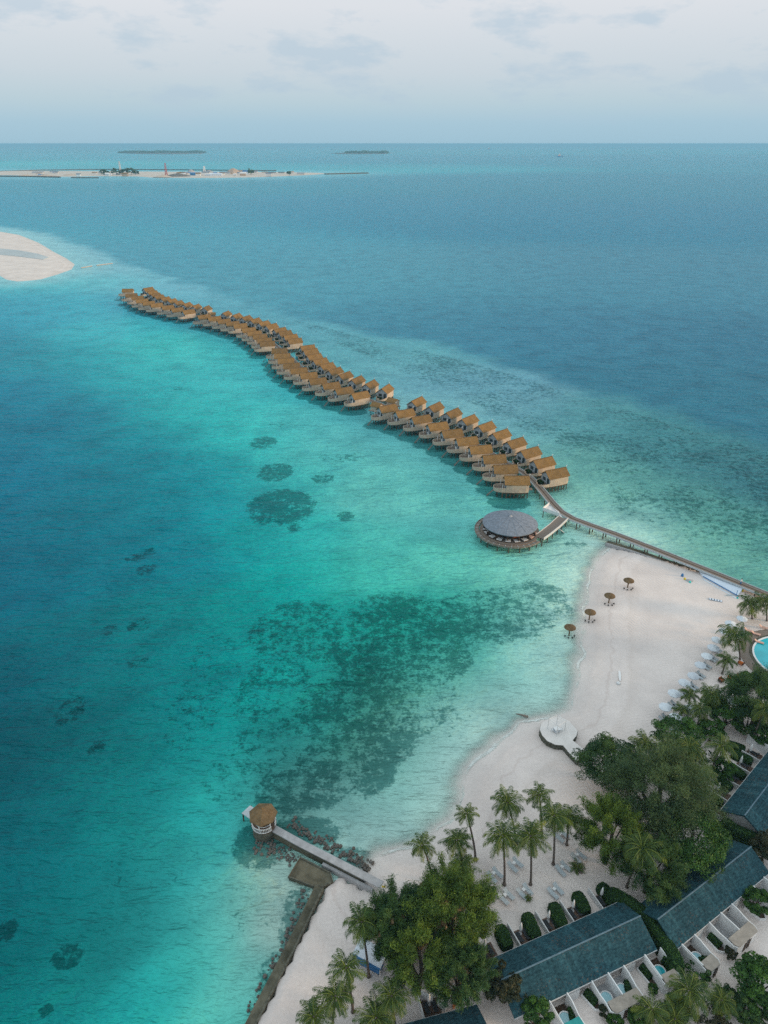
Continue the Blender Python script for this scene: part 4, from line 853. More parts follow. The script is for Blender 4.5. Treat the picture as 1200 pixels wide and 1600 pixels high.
# ------------------------------------------------------------------ thatched beach parasols and their stools
wh = ['on the sand nearest the boardwalk', 'second from the boardwalk', 'third from the boardwalk at the water edge', 'standing in the shallow water']
for i, (px, py) in enumerate(((980, 921), (950.5, 944), (920.5, 968), (889, 992))):
    x, y = un(px, py, .15); zb = .45 if i == 0 else .25 if i == 1 else -.1
    t = thing('thatched_parasol', f'round brown thatched parasol {wh[i]}', 'parasol', (x, y, zb), rnd.random(), 'thatched parasols by the lagoon edge')
    b = MB(); b.lathe([(.08, 3.0), (.7, 2.82), (1.3, 2.42), (1.34, 2.3), (.5, 2.35)], 18, cap=False); b.build('canopy', M['thatch_grey'], t)
    b = MB(); b.lathe([(.16, -.4), (.14, 1.2), (.3, 1.9), (.6, 2.38)], 10); b.build('post', M['thatch_grey'], t)
    for j in range(4):
        a = R(200+47*j); s_ = thing('stool', f"small dark stool, {ORD[j]} from left, parasol {wh[i]}", 'stool', (x+1.15*math.cos(a), y+1.15*math.sin(a)-.2, zb-.05), a, 'stools under the beach parasols')
        b = MB(); b.lathe([(.2, .5), (.22, .58)], 10); b.build('seat', M['dark'], s_); b = MB(); b.lathe([(.14, 0), (.08, .2), (.08, .5)], 8); b.build('base', M['dark'], s_)
# ------------------------------------------------------------------ sun loungers
def make_lounger(m):
    r = thing('sun_lounger', '-', 'sun lounger')
    b = MB(); b.box(-.33, .33, -1.0, .35, .3, .36)
    for i in range(9): b.box(-.32, .32, -.98+.145*i, -.98+.145*i+.1, .361, .385)
    b.build('seat', m, r)
    b = MB(); b.add([(-.33, .35, .33), (.33, .35, .33), (.33, .95, .68), (-.33, .95, .68), (-.33, .35, .39), (.33, .35, .39), (.33, .93, .74), (-.33, .93, .74)], [(3, 2, 1, 0), (4, 5, 6, 7), (0, 1, 5, 4), (1, 2, 6, 5), (2, 3, 7, 6), (3, 0, 4, 7)]); b.build('backrest', m, r)
    lm = MB(); lm.box(-.04, .04, -.04, .04, 0, .3); me = lm.mesh('leg', M['white'])
    for x in (-.28, .28):
        for y in (-.9, .3): mobj('leg', me, r, (x, y, 0))
    return r
def make_table(m):
    r = thing('side_table', '-', 'side table')
    b = MB(); b.box(-.24, .24, -.24, .24, .42, .46); b.build('tabletop', m, r); b = MB(); b.box(-.2, .2, -.2, .2, 0, .41); b.build('base', m, r); return r
LG, TB = Once(make_lounger(M['greywhite'])), Once(make_table(M['white']))
def pair(px, py, ang, where, gap=.62):
    x, y = g(px, py, GZ+.4); c, s = math.cos(ang), math.sin(ang)
    LG((x-gap*c, y-gap*s, GZ), ang+rnd.uniform(-.08, .08), 'left lounger of the pair '+where, 1, 'grey-white sun loungers in pairs')
    LG((x+gap*c, y+gap*s, GZ), ang+rnd.uniform(-.08, .08), 'right lounger of the pair '+where, 1, 'grey-white sun loungers in pairs')
    TB((x+.12*c+.35*s*-1, y+.12*s+.35*c, GZ), ang, 'small white table between the pair '+where, 1, 'small white tables between loungers')
for px, py, wh_ in ((773, 1367, 'beside the left of the tall palms'), (805, 1351, 'behind the yellow-tinged palm trunk'), (791, 1401, 'nearest the leftmost clipped hedge'), (820, 1393, 'at the foot of the yellow-tinged palm'), (868, 1392, 'in front of the middle clipped hedge'), (880, 1357, 'beside the bushy young palm'), (747, 1420, 'half hidden by the feathery yellow tree'), (904, 1338, 'under the edge of the big grove'), (877, 1305, 'in the shade behind the palm cluster')):
    pair(px, py, R(38)+rnd.uniform(-.1, .1), wh_)
# ------------------------------------------------------------------ white umbrellas by the beach
def make_umbrella():
    r = thing('beach_umbrella', '-', 'umbrella'); b = MB(); n = 8; rr_ = 1.28
    ring = [(rr_*math.cos(2*math.pi*i/n), rr_*math.sin(2*math.pi*i/n), 2.15) for i in range(n)]; val = [(x*.97, y*.97, 2.0) for x, y, z in ring]; ring2 = [(x*.5, y*.5, 2.5) for x, y, z in ring]
    b.add(ring+val+ring2+[(0, 0, 2.72)], [(i, (i+1) % n, 16+(i+1) % n, 16+i) for i in range(n)]+[(16+i, 16+(i+1) % n, 24) for i in range(n)]+[(8+i, 8+(i+1) % n, (i+1) % n, i) for i in range(n)]); b.build('canopy', M['canvas'], r)
    b = MB(); b.tube([(0, 0, 0), (0, 0, 2.85)], .035, n=6); b.build('pole', M['greywhite'], r); b = MB(); b.lathe([(.3, 0), (.3, .1)], 10); b.build('base', M['concrete'], r); return r
UM = Once(make_umbrella())
UL = [(1040, 1103, 'first from the grove'), (1054, 1082, 'second from the grove'), (1070, 1065, 'third from the grove'), (1084, 1054, 'fourth from the grove'), (1095, 1037, 'fifth from the grove'), (1105, 1023, 'sixth from the grove'), (1115, 1011, 'seventh from the grove'), (1121, 998, 'left beside the big round palm'), (1132, 984, 'above the big round palm'), (1142, 973, 'topmost at the big round palm'), (1160, 965, 'nearest the boardwalk palms'), (1078, 1106, 'behind the lowest small palm'), (1057, 1120, 'against the fresh green tree')]
for px, py, wh_ in UL:
    x, y = un(px, py, GZ+2.4); UM((x, y, GZ), rnd.random(), 'white beach umbrella, '+wh_, rnd.uniform(.94, 1.06), 'white umbrellas lining the beach')
    lx, ly = x-.3, y-1.3
    for s_, nm_ in ((-.5, 'left'), (.5, 'right')): LG((lx+s_*.75, ly+s_*.55, GZ), R(38)+rnd.uniform(-.1, .1), f'{nm_} lounger beneath the white beach umbrella '+wh_, 1, 'loungers beneath the beach umbrellas')
    t = thing('beach_bag', 'dark bag between the loungers beneath the umbrella '+wh_, 'bag', (lx+.1, ly+.1, GZ), 0, 'dark bags by the loungers'); b = MB(); b.lathe([(.24, 0), (.28, .18), (.2, .36), (.1, .42)], 8); b.build('body', M['dark'], t); b = MB(); b.tube([(-.12, 0, .38), (0, 0, .58), (.12, 0, .38)], .025, n=5); b.build('handle', M['dark'], t)
# ------------------------------------------------------------------ rows of island villas
def closed_umbrella():
    r = thing('closed_umbrella', '-', 'umbrella'); b = MB(); b.lathe([(.20, .85), (.24, 1.1), (.17, 1.9), (.05, 2.5)], 9); b.build('canopy', M['white'], r, True)
    b = MB(); b.tube([(0, 0, 0), (0, 0, 2.6)], .035, n=6); b.build('pole', M['greywhite'], r); b = MB(); b.lathe([(.28, 0), (.28, .1)], 10); b.build('base', M['concrete'], r); return r
CU = Once(closed_umbrella()); DL = Once(make_lounger(M['dark']))
def block(label, o, ang, L, hw, ez=3.4, rz_=5.3, ext=0):
    "long gabled row: origin at the left end of the ridge, x along it, y towards the beach"
    t = thing('villa_row', label, 'villa row', (o[0], o[1], GZ), ang, 'rows of shingle-roofed villas'); e, r = ez-GZ, rz_-GZ
    b = MB(); b.box(1.0, L-1.0, -hw+.75, hw-.75, -.2, e-.05)
    b.add([(x, y, z) for x in (1.0, L-1.0) for y, z in ((-hw+.75, e-.05), (hw-.75, e-.05), (0, r-.2))], [(0, 2, 1), (3, 4, 5)]); b.build('wall', M['offwhite'], t)
    b = MB()
    for s in (-1, 1): b.add([(0, 0, r), (L, 0, r), (L, s*hw, e), (0, s*hw, e), (0, 0, r-.25), (L, 0, r-.25), (L, s*hw, e-.22), (0, s*hw, e-.22)], [f[::s] for f in [(3, 2, 1, 0), (4, 5, 6, 7), (0, 1, 5, 4), (1, 2, 6, 5), (2, 3, 7, 6), (3, 0, 4, 7)]])
    rf = b.build('roof', M['slate'], t)
    b = MB(); b.tube([(0, 0, r+.02), (L, 0, r+.02)], .11, n=6); b.build('ridge_cap', M['ridge'], rf)
    b = MB(); b.box(0, L, -hw-.06, -hw, e-.24, e-.05); b.box(0, L, hw, hw+.06, e-.24, e-.05); b.build('fascia', M['offwhite'], rf)
    return t
def loc(t, p):
    x, y = p[0]-t.location.x, p[1]-t.location.y; a = -t.rotation_euler[2]; return (x*math.cos(a)-y*math.sin(a), x*math.sin(a)+y*math.cos(a))
def glob(t, x, y):
    a = t.rotation_euler[2]; return (t.location.x+x*math.cos(a)-y*math.sin(a), t.location.y+x*math.sin(a)+y*math.cos(a))
def ang2(p, q): return math.atan2(q[1]-p[1], q[0]-p[0])
r1, r2 = un(794, 1527, 5.2), un(998, 1433, 5.2); a1 = ang2(r1, r2)
B1 = block('nearer long villa row with blue-grey shingle roof, five clipped hedges on its beach side', (r1[0]-1.2*math.cos(a1), r1[1]-1.2*math.sin(a1)), a1, math.dist(r1, r2)+1.5, 3.75)
r1, r2 = un(1029, 1437, 5.0), un(1173, 1325, 5.0); a2 = ang2(r1, r2); r1 = (r1[0]-.3*math.cos(a2), r1[1]-.3*math.sin(a2))
B2 = block('middle villa row with leaf-strewn blue-grey roof beyond the green strip', r1, a2, math.dist(r1, r2), 3.5)
c3 = un(1125, 1267, 3.3); a3 = ang2(c3, un(1200, 1174, 3.3))
B3 = block('far villa row with teal roof cut by the right edge beneath the palms', (c3[0]+3.5*math.sin(a3), c3[1]-3.5*math.cos(a3)), a3, 26, 3.5)
c0 = un(745, 1570, 3.3); a0 = a1-R(9)
B0 = block('villa row at the bottom edge with only its shingle roof corner showing', (c0[0]-22*math.cos(a0)+3.6*math.sin(a0), c0[1]-22*math.sin(a0)-3.6*math.cos(a0)), a0, 22, 3.6)
# terraces, side walls and closed umbrellas on the beach side
def terrace(t, x, hw, wl, um_label, n, wallside=1):
    b = MB(); b.box(x-1.15, x+1.15, hw-.75, hw+3.1, .02, .14); b.build('terrace_deck', M['brown'], t)
    b = MB(); b.box(x-1.42, x-1.28, hw-.7, hw+wl+1.2, -.1, 1.1); b.build('privacy_wall', M['offwhite'], t)
    b = MB(); b.box(x-.8, x+.8, hw-.76, hw-.72, .1, 2.0); b.build('door', M['glass'], t)
    p = glob(t, x-.2, hw+2.5); CU((p[0], p[1], GZ+.14), 0, um_label, 1, 'closed white umbrellas on the villa terraces')
    for s_, nm in ((-.62, 'left'), (.45, 'right')):
        p = glob(t, x+s_, hw+1.9); DL((p[0], p[1], GZ+.14), t.rotation_euler[2]+R(180), um_label.replace('closed white umbrella', f'dark lounger on the {nm} side').replace('on the', 'of the', 1) if False else f"{nm} dark lounger by the "+um_label, .85, 'dark loungers on the villa terraces')
hd = [((780.5, 1443), (797, 1481)), ((822.7, 1424), (840, 1464)), ((864, 1408), (881, 1445)), ((901, 1391), (920, 1426)), ((938, 1378), (960, 1404))]
pos5 = ['leftmost', 'second', 'middle', 'fourth', 'rightmost']
for i, (p, q) in enumerate(hd):
    hedge([p, q], f'rounded clipped hedge, {pos5[i]} of the five, reaching from the nearer villa row to the sand', 1.1, 1.45, 20+i)
for i, px in enumerate(((757, 1484), (815, 1463), (858, 1443), (895, 1424), (940, 1405))):
    x, _ = loc(B1, g(px[0]+3, px[1], GZ+.3)); terrace(B1, x, 3.75, 2.9, f'closed white umbrella, {pos5[i]} terrace of the nearer villa row', i)
h2 = [(g(955, 1398, 1.8)), g(985, 1412, 1.8), g(1012, 1440, 1.8), g(1040, 1478, 1.8), g(1063, 1508, 1.8)]
hedge(None, 'long leafy green strip running between the two nearer villa rows', 1.2, 3.3, 40, mt=M['broad'], world=[un(p[0], p[1], GZ+3.1) for p in ((952, 1386), (985, 1404), (1012, 1425), (1036, 1456), (1056, 1490), (1066, 1512))])
h3 = [un(p[0], p[1], GZ+1.6) for p in ((1128, 1282), (1150, 1297), (1176, 1308), (1205, 1320))]
hedge(None, 'dark hedge strip between the middle and far villa rows', 1.1, 2.6, 41, world=h3)
for i, (p, q) in enumerate((((1136, 1158), (1167, 1168)), ((1144, 1172), (1180, 1188)), ((1140, 1192), (1166, 1212)), ((1122, 1212), (1146, 1230)), ((1110, 1240), (1132, 1256)))):
    hedge([p, q], f'dark clipped hedge, {ORD[i]} from the top beside the far villa row', 1.0, 1.4, 60+i)
for i, px in enumerate(((1182, 1182), (1162, 1198), (1145, 1218), (1129, 1242), (1113, 1262))):
    x, _ = loc(B3, g(px[0], px[1], GZ+.3)); terrace(B3, max(1.4, x), 3.5, 2.4, f'closed white umbrella, {ORD[i]} terrace from the top, far villa row', i)
for i, px in enumerate(((1000, 1400), (985, 1408))): pass
b = MB(); wl_ = [g(1166, 1158), g(1198, 1182)]
t = thing('garden_wall', 'tall white garden wall at the end of the far villa row hedges', 'wall', (wl_[0][0], wl_[0][1], GZ)); b.wall([(0, 0), (wl_[1][0]-wl_[0][0], wl_[1][1]-wl_[0][1])], .25, -.2, 2.2); b.build('wall', M['white'], t); b = MB(); b.wall([(0, 0), (wl_[1][0]-wl_[0][0], wl_[1][1]-wl_[0][1])], .34, 2.2, 2.3); b.build('coping', M['offwhite'], t)
# outdoor bathrooms on the inland side: sub-parts of each row
def bathroom(t, xc, hw, double, roof_m=None, tub_m=None, flip=1, tubs=True):
    w_ = 2.55 if double else 1.35; y0, y1 = -hw+.05, -hw-4.3
    def arc(s):   # side wall with rounded shoulder
        return [(xc+s*w_, y0), (xc+s*(w_+.05), y0-1.0), (xc+s*w_*1.0, y0-1.8), (xc+s*(w_-.1), y0-2.6), (xc+s*(w_-.05), y1+.5), (xc+s*(w_-.35), y1+.08), (xc+s*.35, y1)]
    zt = [2.35, 2.3, 2.15, 2.1, 2.1, 2.1, 2.1]
    b = MB(); b.wall(arc(-1), .13, -.2, zt); b.wall(arc(1), .13, -.2, zt); w = b.build('bathroom_wall', M['white'], t)
    b = MB()
    if double: b.box(xc-.07, xc+.07, y1+1.4, y0, -.2, 2.45)
    else: b.box(xc-w_*1.0-.03, xc-w_+.1, y1+1.0, y0, 2.36, 2.5)
    b.build('partition', M['white'], w)
    b = MB(); b.prism([(xc-w_+.25, y1+1.5), (xc-w_+.2, y1+.5), (xc-w_+.5, y1-.05), (xc+w_-.5, y1-.05), (xc+w_-.2, y1+.5), (xc+w_-.25, y1+1.5)], 2.12, 2.26); b.build('tile_roof', roof_m or M['tile'], w)
    b = MB(); b.prism([(xc-w_+.1, y0), (xc-w_+.15, y1+1.5), (xc+w_-.15, y1+1.5), (xc+w_-.1, y0)], .02, .08); b.build('floor', M['concrete'] if double else M['darkwood'], w)
    if tubs:
        for s in ((-1, 1) if double else (.15,)):
            cx = xc+s*w_*.5; b = MB(); b.lathe([(.82, 0), (.85, .62), (.72, .62), (.70, .5)], 24, (cx, y0-1.75), cap=False); b.build('tub', M['white'], w)
            b = MB(); b.lathe([(.71, .40), (.71, .5)], 24, (cx, y0-1.75)); b.build('tub_water', tub_m or M['tubwater'], w)
    for s in ((-.45, .45) if double else (.3,)):
        b = MB(); b.box(xc+s-.3, xc+s+.3, y1-.1, y1-.06, 0, 1.85); b.build('door', M['darkwood'], w)
    b = MB(); b.box(xc+w_+.2, xc+w_+2.0, -hw-.1, -hw+.05, 0, 1.75); b.build('link_wall', M['offwhite'], t)
for tr, px, dbl, kw in ((B1, (868, 1563), False, dict(roof_m=M['teal'])), (B1, (948, 1530), True, {}), (B1, (1020, 1500), False, dict(tub_m=M['pool'])), (B2, (1075, 1480), False, {}), (B2, (1128, 1440), True, dict(tubs=False)), (B2, (1190, 1380), True, dict(tubs=False))):
    x, _ = loc(tr, g(px[0], px[1], GZ+1)); bathroom(tr, x, 3.75 if tr is B1 else 3.5, dbl, **kw)
PB = 'white-kerbed planters beside the bathrooms'
def planter(p, q, label, seed):
    P, Q = g(*p), g(*q); o = P; d = (Q[0]-P[0], Q[1]-P[1]); L = math.hypot(*d); u = (d[0]/L, d[1]/L); n = (-u[1], u[0])
    t = thing('planter', label, 'planter', (o[0], o[1], GZ), 0, PB)
    hwp = .62; pts = [(n[0]*hwp, n[1]*hwp), (d[0]+n[0]*hwp, d[1]+n[1]*hwp), (d[0]+u[0]*.5, d[1]+u[1]*.5), (d[0]-n[0]*hwp, d[1]-n[1]*hwp), (-n[0]*hwp, -n[1]*hwp)]
    b = MB(); b.wall(pts, .12, -.1, .45, True); b.build('kerb', M['white'], t)
    b = MB(); b.prism(pts, -.1, .3); b.build('soil', M['darkwood'], t)
    h = hedge(None, label, .55, 1.0, seed, world=[(P[0]+u[0]*.1, P[1]+u[1]*.1), (Q[0]-u[0]*.1, Q[1]-u[1]*.1)])
    h.name = 'shrub'
    kids = list(h.children)
    for c in kids: c.parent = t; c.location = (u[0]*.1, u[1]*.1, .25); c.name = 'shrub' if c.name.startswith('foliage') else 'shrub_core'
    bpy.data.objects.remove(h)
planter((913, 1552), (934, 1575), 'white-kerbed planter left of the double bathroom of the nearer row', 70)
planter((1000, 1512), (1020, 1536), 'white-kerbed planter left of the blue-tub bathroom of the nearer row', 71)
planter((1106, 1464), (1126, 1485), 'white-kerbed planter left of the double bathroom of the middle row', 72)
planter((1166, 1416), (1190, 1434), 'white-kerbed planter at the right end of the middle row', 73)
for i, (a, b_, lb) in enumerate((((980, 1530), (986, 1560), 'narrow green hedge right of the double bathroom of the nearer row'), ((892, 1572), (898, 1598), 'narrow green hedge right of the teal-roofed bathroom'))):
    hedge([a, b_], lb, .5, 1.2, 80+i)
# ------------------------------------------------------------------ trees
TG = 'feathery casuarina trees'
tree('casuarina_tree', (704, 1425), 'tall feathery yellow-green tree left of the lounger pairs', 70, 9, M['needle'], 'needle', 1, group=TG, nc=170, nl=230, rz=6.5)
tree('casuarina_tree', (620, 1442), 'dark feathery tree on the seaward side of the yellow-green tree', 56, 8, M['needledark'], 'needle', 2, group=TG, nc=120, nl=210, rz=4.8)
tree('casuarina_tree', (655, 1495), 'mid-green feathery tree below the dark seaward one', 54, 8, M['needle'], 'needle', 12, group=TG, nc=120, nl=210, rz=4.5)
tree('casuarina_tree', (716, 1518), 'dark drooping feathery tree near the bottom, above the roof corner', 50, 7, M['needledark'], 'needle', 3, group=TG, nc=120, nl=210, rz=4.5)
tree('broadleaf_tree', (738, 1452), 'small glossy broadleaf tree tucked right of the yellow-green tree', 24, 3, M['broad'], 'leaf', 4, group='broadleaf trees', nc=40, nl=110)
tree('shrub', (790, 1545), 'reddish-green shrub at the lower left end of the nearer roof', 34, 3, M['rusty'], 'leaf', 5, cat='shrub', group='garden shrubs', nc=50, nl=120)
tree('broadleaf_tree', (838, 1588), 'bright green tree beside the teal-roofed bathroom', 27, 3, M['broad'], 'leaf', 6, group='broadleaf trees', nc=45, nl=120)
tree('casuarina_tree', (952, 1195), 'deep green rounded tree at the beach edge of the grove', 56, 4, M['needledark'], 'leaf', 7, group=TG, nc=190, nl=210, rz=4.2, size=.24, cs=.2)
tree('casuarina_tree', (1030, 1232), 'large grey-green feathery tree in the middle of the grove', 84, 9, M['needlegrey'], 'needle', 8, group=TG, nc=190, nl=220, rz=6.5)
tree('casuarina_tree', (955, 1300), 'yellow-green feathery tree on the lower left of the grove', 55, 7, M['needle'], 'needle', 9, group=TG, nc=120, nl=210, rz=5)
tree('broadleaf_tree', (1080, 1310), 'broad glossy green tree overhanging the middle villa roof', 62, 6, M['broad'], 'leaf', 10, group='broadleaf trees', nc=140, nl=170, rz=5)
tree('casuarina_tree', (1018, 1352), 'dark feathery tree low in the grove above the leafy strip', 52, 6, M['needledark'], 'needle', 11, group=TG, nc=110, nl=200, rz=4.5)
tree('broadleaf_tree', (1058, 1150), 'fresh green leafy tree at the top of the grove behind the umbrellas', 40, 4, M['broad'], 'leaf', 13, group='broadleaf trees', nc=90, nl=150, rz=3.4)
tree('casuarina_tree', (1188, 1090), 'wide dark green feathery tree at the right edge below the pool', 58, 7, M['needledark'], 'needle', 14, group=TG, nc=140, nl=210, rz=4.6)
tree('broadleaf_tree', (1135, 1120), 'small round green tree between the umbrellas and the hedges', 26, 3, M['broad'], 'leaf', 15, group='broadleaf trees', nc=45, nl=120)
tree('shrub', (1196, 1325), 'brownish thin shrub against the right edge by the middle roof', 30, 3, M['rusty'], 'leaf', 16, cat='shrub', group='garden shrubs', nc=50, nl=110)
tree('shrub', (1183, 1408), 'leafy shrub hiding the bathroom at the right edge', 24, 2.2, M['hedge'], 'leaf', 17, cat='shrub', group='garden shrubs', nc=40, nl=110)
tree('broadleaf_tree', (1190, 1538), 'dense dark round tree in the bottom right corner', 42, 3, M['broad'], 'leaf', 18, group='broadleaf trees', nc=110, nl=160, rz=3.2)
for i, (p, r_, lb, m_) in enumerate((((1142, 1488), 11, 'round dark bush below the double bathroom of the middle row', 'rusty'), ((947, 1580), 13, 'round bush in front of the double bathroom of the nearer row', 'rusty'), ((985, 1567), 12, 'round bush at the right corner of the double bathroom', 'rusty'), ((1100, 1500), 9, 'small green bush right of the single bathroom of the middle row', 'hedge'), ((1090, 1520), 22, 'leafy bush below the end of the green strip', 'broad'), ((1140, 1560), 22, 'loose bush left of the dark corner tree', 'needledark'), ((1110, 1592), 30, 'dark bush on the bottom edge by the small palms', 'rusty'), ((1185, 1592), 22, 'thin grey-green bush on the bottom edge at the right', 'needledark'), ((1025, 1598), 20, 'low bush on the bottom edge under the palm', 'rusty'), ((1020, 1545), 9, 'tiny bush beside the blue-tub bathroom', 'hedge'))):
    tree('shrub', p, lb, r_, 1.0, M[m_], 'leaf', 100+i, cat='shrub', group='garden shrubs', nc=30, nl=100, size=.22, trunk=False, bottom=-.6)
for i, (p, r_, h_, m_, lb) in enumerate((((1112, 1142), 24, 2.5, 'broad', 'bushy green tree filling under the palms behind the umbrellas'), ((1086, 1196), 32, 3, 'needledark', 'dark bush under the palms on the right of the grove'), ((1132, 1200), 20, 2, 'broad', 'green bush between the yellow-stemmed palms and the far hedges'), ((1168, 1128), 26, 3, 'needledark', 'dark bush below the wide feathery tree by the right edge'), ((1192, 1148), 20, 2.5, 'broad', 'green bush on the right edge above the garden wall'), ((1172, 1062), 18, 2, 'broad', 'green bush between the armchairs and the pool palm'), ((1060, 1572), 20, 1.6, 'broad', 'green bush left of the bent-trunk palm at the bottom'), ((1165, 1580), 24, 2, 'needledark', 'dark bush filling the bottom right corner'), ((998, 1592), 18, 1.6, 'broad', 'green bush on the bottom edge left of the low palm'), ((962, 1596), 14, 1.4, 'hedge', 'small bush on the bottom edge below the double bathroom'), ((1192, 1268), 20, 2, 'needledark', 'dark shrub at the right edge over the far roof'), ((1120, 1100), 22, 3, 'broad', 'leafy tree filling the gap behind the small palms'))):
    tree('shrub', p, lb, r_, h_, M[m_], 'leaf', 150+i, cat='shrub', group='garden shrubs', nc=55, nl=130, size=.26, bottom=-.6)
# ------------------------------------------------------------------ palms
for cp, bp_, H_, s_, k_, lb in (
 ((660, 1320), (676, 1376), 8, .82, 2, 'leaning palm at the left end of the beach cluster, above the yellow-green tree'), ((714, 1312), (722, 1352), 7, .85, 0, 'palm with a full crown between the leaning palm and the tall thin one'),
 ((729, 1271), (743, 1342), 9.5, .72, 2, 'tall thin palm with a small crown and long bare trunk'), ((793, 1254), (806, 1318), 9, .95, 1, 'palm at the upper left of the palm cluster'), ((842, 1242), (846, 1300), 9, .9, 2, 'topmost palm of the cluster, open star-shaped crown'),
 ((786, 1306), (788, 1381), 10, .95, 3, 'palm with a straight trunk beside the left lounger pair'), ((829, 1306), (829, 1381), 9.5, 1.0, 1, 'palm with yellow-tinged lower fronds in the middle of the cluster'), ((866, 1274), (864.5, 1349.5), 10, .95, 0, 'palm with a dark crown right of the yellow-tinged one'), ((888, 1276), (885.5, 1319.5), 7, .85, 3, 'rightmost palm of the cluster, touching the grove'),
 ((722, 1352), (728, 1385), 4.5, .85, 1, 'low yellow-green palm above the feathery yellow tree'), ((565, 1440), (576, 1524), 10, .85, 3, 'tall palm standing alone on the seaward sand'), ((541, 1512), (551.5, 1580), 8.5, .85, 2, 'palm with a leaning trunk near the bottom left of the sand'),
 ((524, 1556), None, 7, .85, 0, 'palm just below the leaning one by the sea wall'), ((490, 1588), None, 6, .8, 1, 'bright palm on the bottom edge nearest the sea wall'), ((612, 1556), None, 7, .9, 3, 'palm beneath the dark feathery tree at the bottom'), ((588, 1590), None, 6, .9, 0, 'palm on the bottom edge with spread fronds'),
 ((1149, 992), (1156, 1030), 6, 1.3, 3, 'big round palm beside the pool, hiding the far umbrellas'), ((1136, 1030), (1128, 1053), 3.2, .85, 2, 'short palm just below the big round one'), ((1172, 944), (1175, 967), 4, 1.05, 3, 'palm at the end of the boardwalk, left one of two'), ((1196, 940), (1198, 970), 5, 1.1, 3, 'palm at the end of the boardwalk, right one of two'),
 ((1078, 1084), None, 4, .75, 2, 'small palm overlapping the third and fourth umbrellas'), ((1112, 1084), None, 6, .9, 0, 'palm behind the small one in the umbrella row'), ((1066, 1108), None, 3, .65, 1, 'lowest small palm at the left end of the umbrella row'), ((1094, 1108), None, 5, .8, 3, 'palm behind the lowest small palm'), ((1150, 1076), None, 5, .8, 2, 'palm between the rust-coloured chairs and the dark tree'), ((1196, 1108), None, 9, 1.0, 3, 'palm at the right edge rising over the dark feathery tree'),
 ((1008, 1160), None, 7, .95, 0, 'dark palm at the upper left of the grove'), ((1042, 1182), None, 7, .95, 1, 'palm in the grove behind the fresh green tree'), ((1076, 1168), None, 7, 1.0, 3, 'palm in the upper middle of the grove'), ((1127, 1166), None, 7, 1.05, 2, 'palm with yellow stems at the right of the grove, upper one'), ((1097, 1214), None, 7, 1.0, 2, 'palm with yellow star-like stems at the right of the grove, lower one'), ((1004, 1326), None, 9.5, 1.1, 0, 'palm at the lower middle of the grove above the dark feathery tree'),
 ((1077, 1548), (1080, 1586), 4.5, .95, 3, 'palm in the courtyard with a visible bent trunk'), ((1019, 1578), None, 3.5, .9, 2, 'low palm on the bottom edge left of the bent-trunk palm'), ((1128, 1562), None, 3.5, .75, 0, 'low palm beside the dark corner tree'), ((1055, 1592), None, 3, .8, 1, 'small palm on the bottom edge beneath the bent-trunk palm')):
    palm(cp, lb, bp_, H_, s_, k_)
for cp, s_, lb in (((902, 1354), .5, 'bushy young palm on the sand beside a lounger pair'), ((765, 1429), .38, 'tiny yellow-green palm on the sand by the leftmost hedge'), ((757, 1398), .6, 'young palm under the edge of the feathery yellow tree'), ((826, 1402), .22, 'tiny seedling palm between two lounger pairs')):
    palm(cp, lb, None, .5, s_, 2)
# ------------------------------------------------------------------ pool and its deck
pc = g(1243, 1033); pr = math.dist(pc, g(1182, 1031))
t = thing('swimming_pool', 'round turquoise swimming pool with a white rim at the right edge', 'pool', (pc[0], pc[1], GZ))
b = MB(); b.ring(pr-.05, pr+.32, -.1, .30, 56); b.build('rim', M['white'], t)
b = MB(); b.lathe([(pr-.06, .02), (pr-.06, .2)], 56); b.build('water', M['pool'], t)
b = MB(); b.ring(pr+.33, pr+3.0, -.2, .06, 56); b.build('deck', M['timber'], t)
b = MB(); b.ring(pr+.33, pr+.9, .064, .14, 56); b.build('step', M['mossy'], t)
for i, (px, m_, lb) in enumerate((((1127, 1063), 'rust', 'rust-coloured armchair, leftmost of the row below the pool'), ((1140, 1060), 'orange', 'orange armchair, second in the row below the pool'), ((1155, 1057), 'rust', 'rust-coloured armchair, third in the row below the pool'), ((1163, 1069), 'rust', 'rust-coloured armchair set apart just below the row'), ((1180, 1055), 'orange', 'bright orange armchair touching the pool rim'), ((1158, 1036), 'orange', 'small orange armchair under the fronds beside the pool deck'))):
    x, y = g(*px, GZ+.4); t = thing('armchair', lb, 'armchair', (x, y, GZ+.07), R(30+20*i), 'cushioned armchairs by the pool')
    b = MB(); b.box(-.42, .42, -.42, .42, .25, .5); b.build('seat', M[m_], t); b = MB(); b.box(-.42, .42, .3, .45, .5, .95); b.build('backrest', M[m_], t)
    for s in (-1, 1): b = MB(); b.box(s*.5-.07, s*.5+.07, -.4, .45, .2, .68); b.build('arm', M['darkwood'], t)
    for u in (-.38, .38):
        for v in (-.36, .36): b = MB(); b.box(u-.04, u+.04, v-.04, v+.04, 0, .25); b.build('leg', M['darkwood'], t)
PL = Once(make_lounger(M['peach']))
for px, lb in (((1170, 985), 'peach lounger on the pool deck beside the big round palm'), ((1181, 990), 'peach lounger nearest the pool rim'), ((1193, 980), 'peach lounger farthest right on the pool deck'), ((1186, 1003), 'peach lounger partly over the deck edge by the pool')):
    x, y = g(*px, GZ+.4); PL((x, y, GZ+.07), R(60), lb, 1, 'peach loungers by the pool')
x, y = un(1143, 1098, GZ+2); t = thing('shade_sail', 'white shade canopy glimpsed between the palms below the pool', 'canopy', (x, y, GZ))
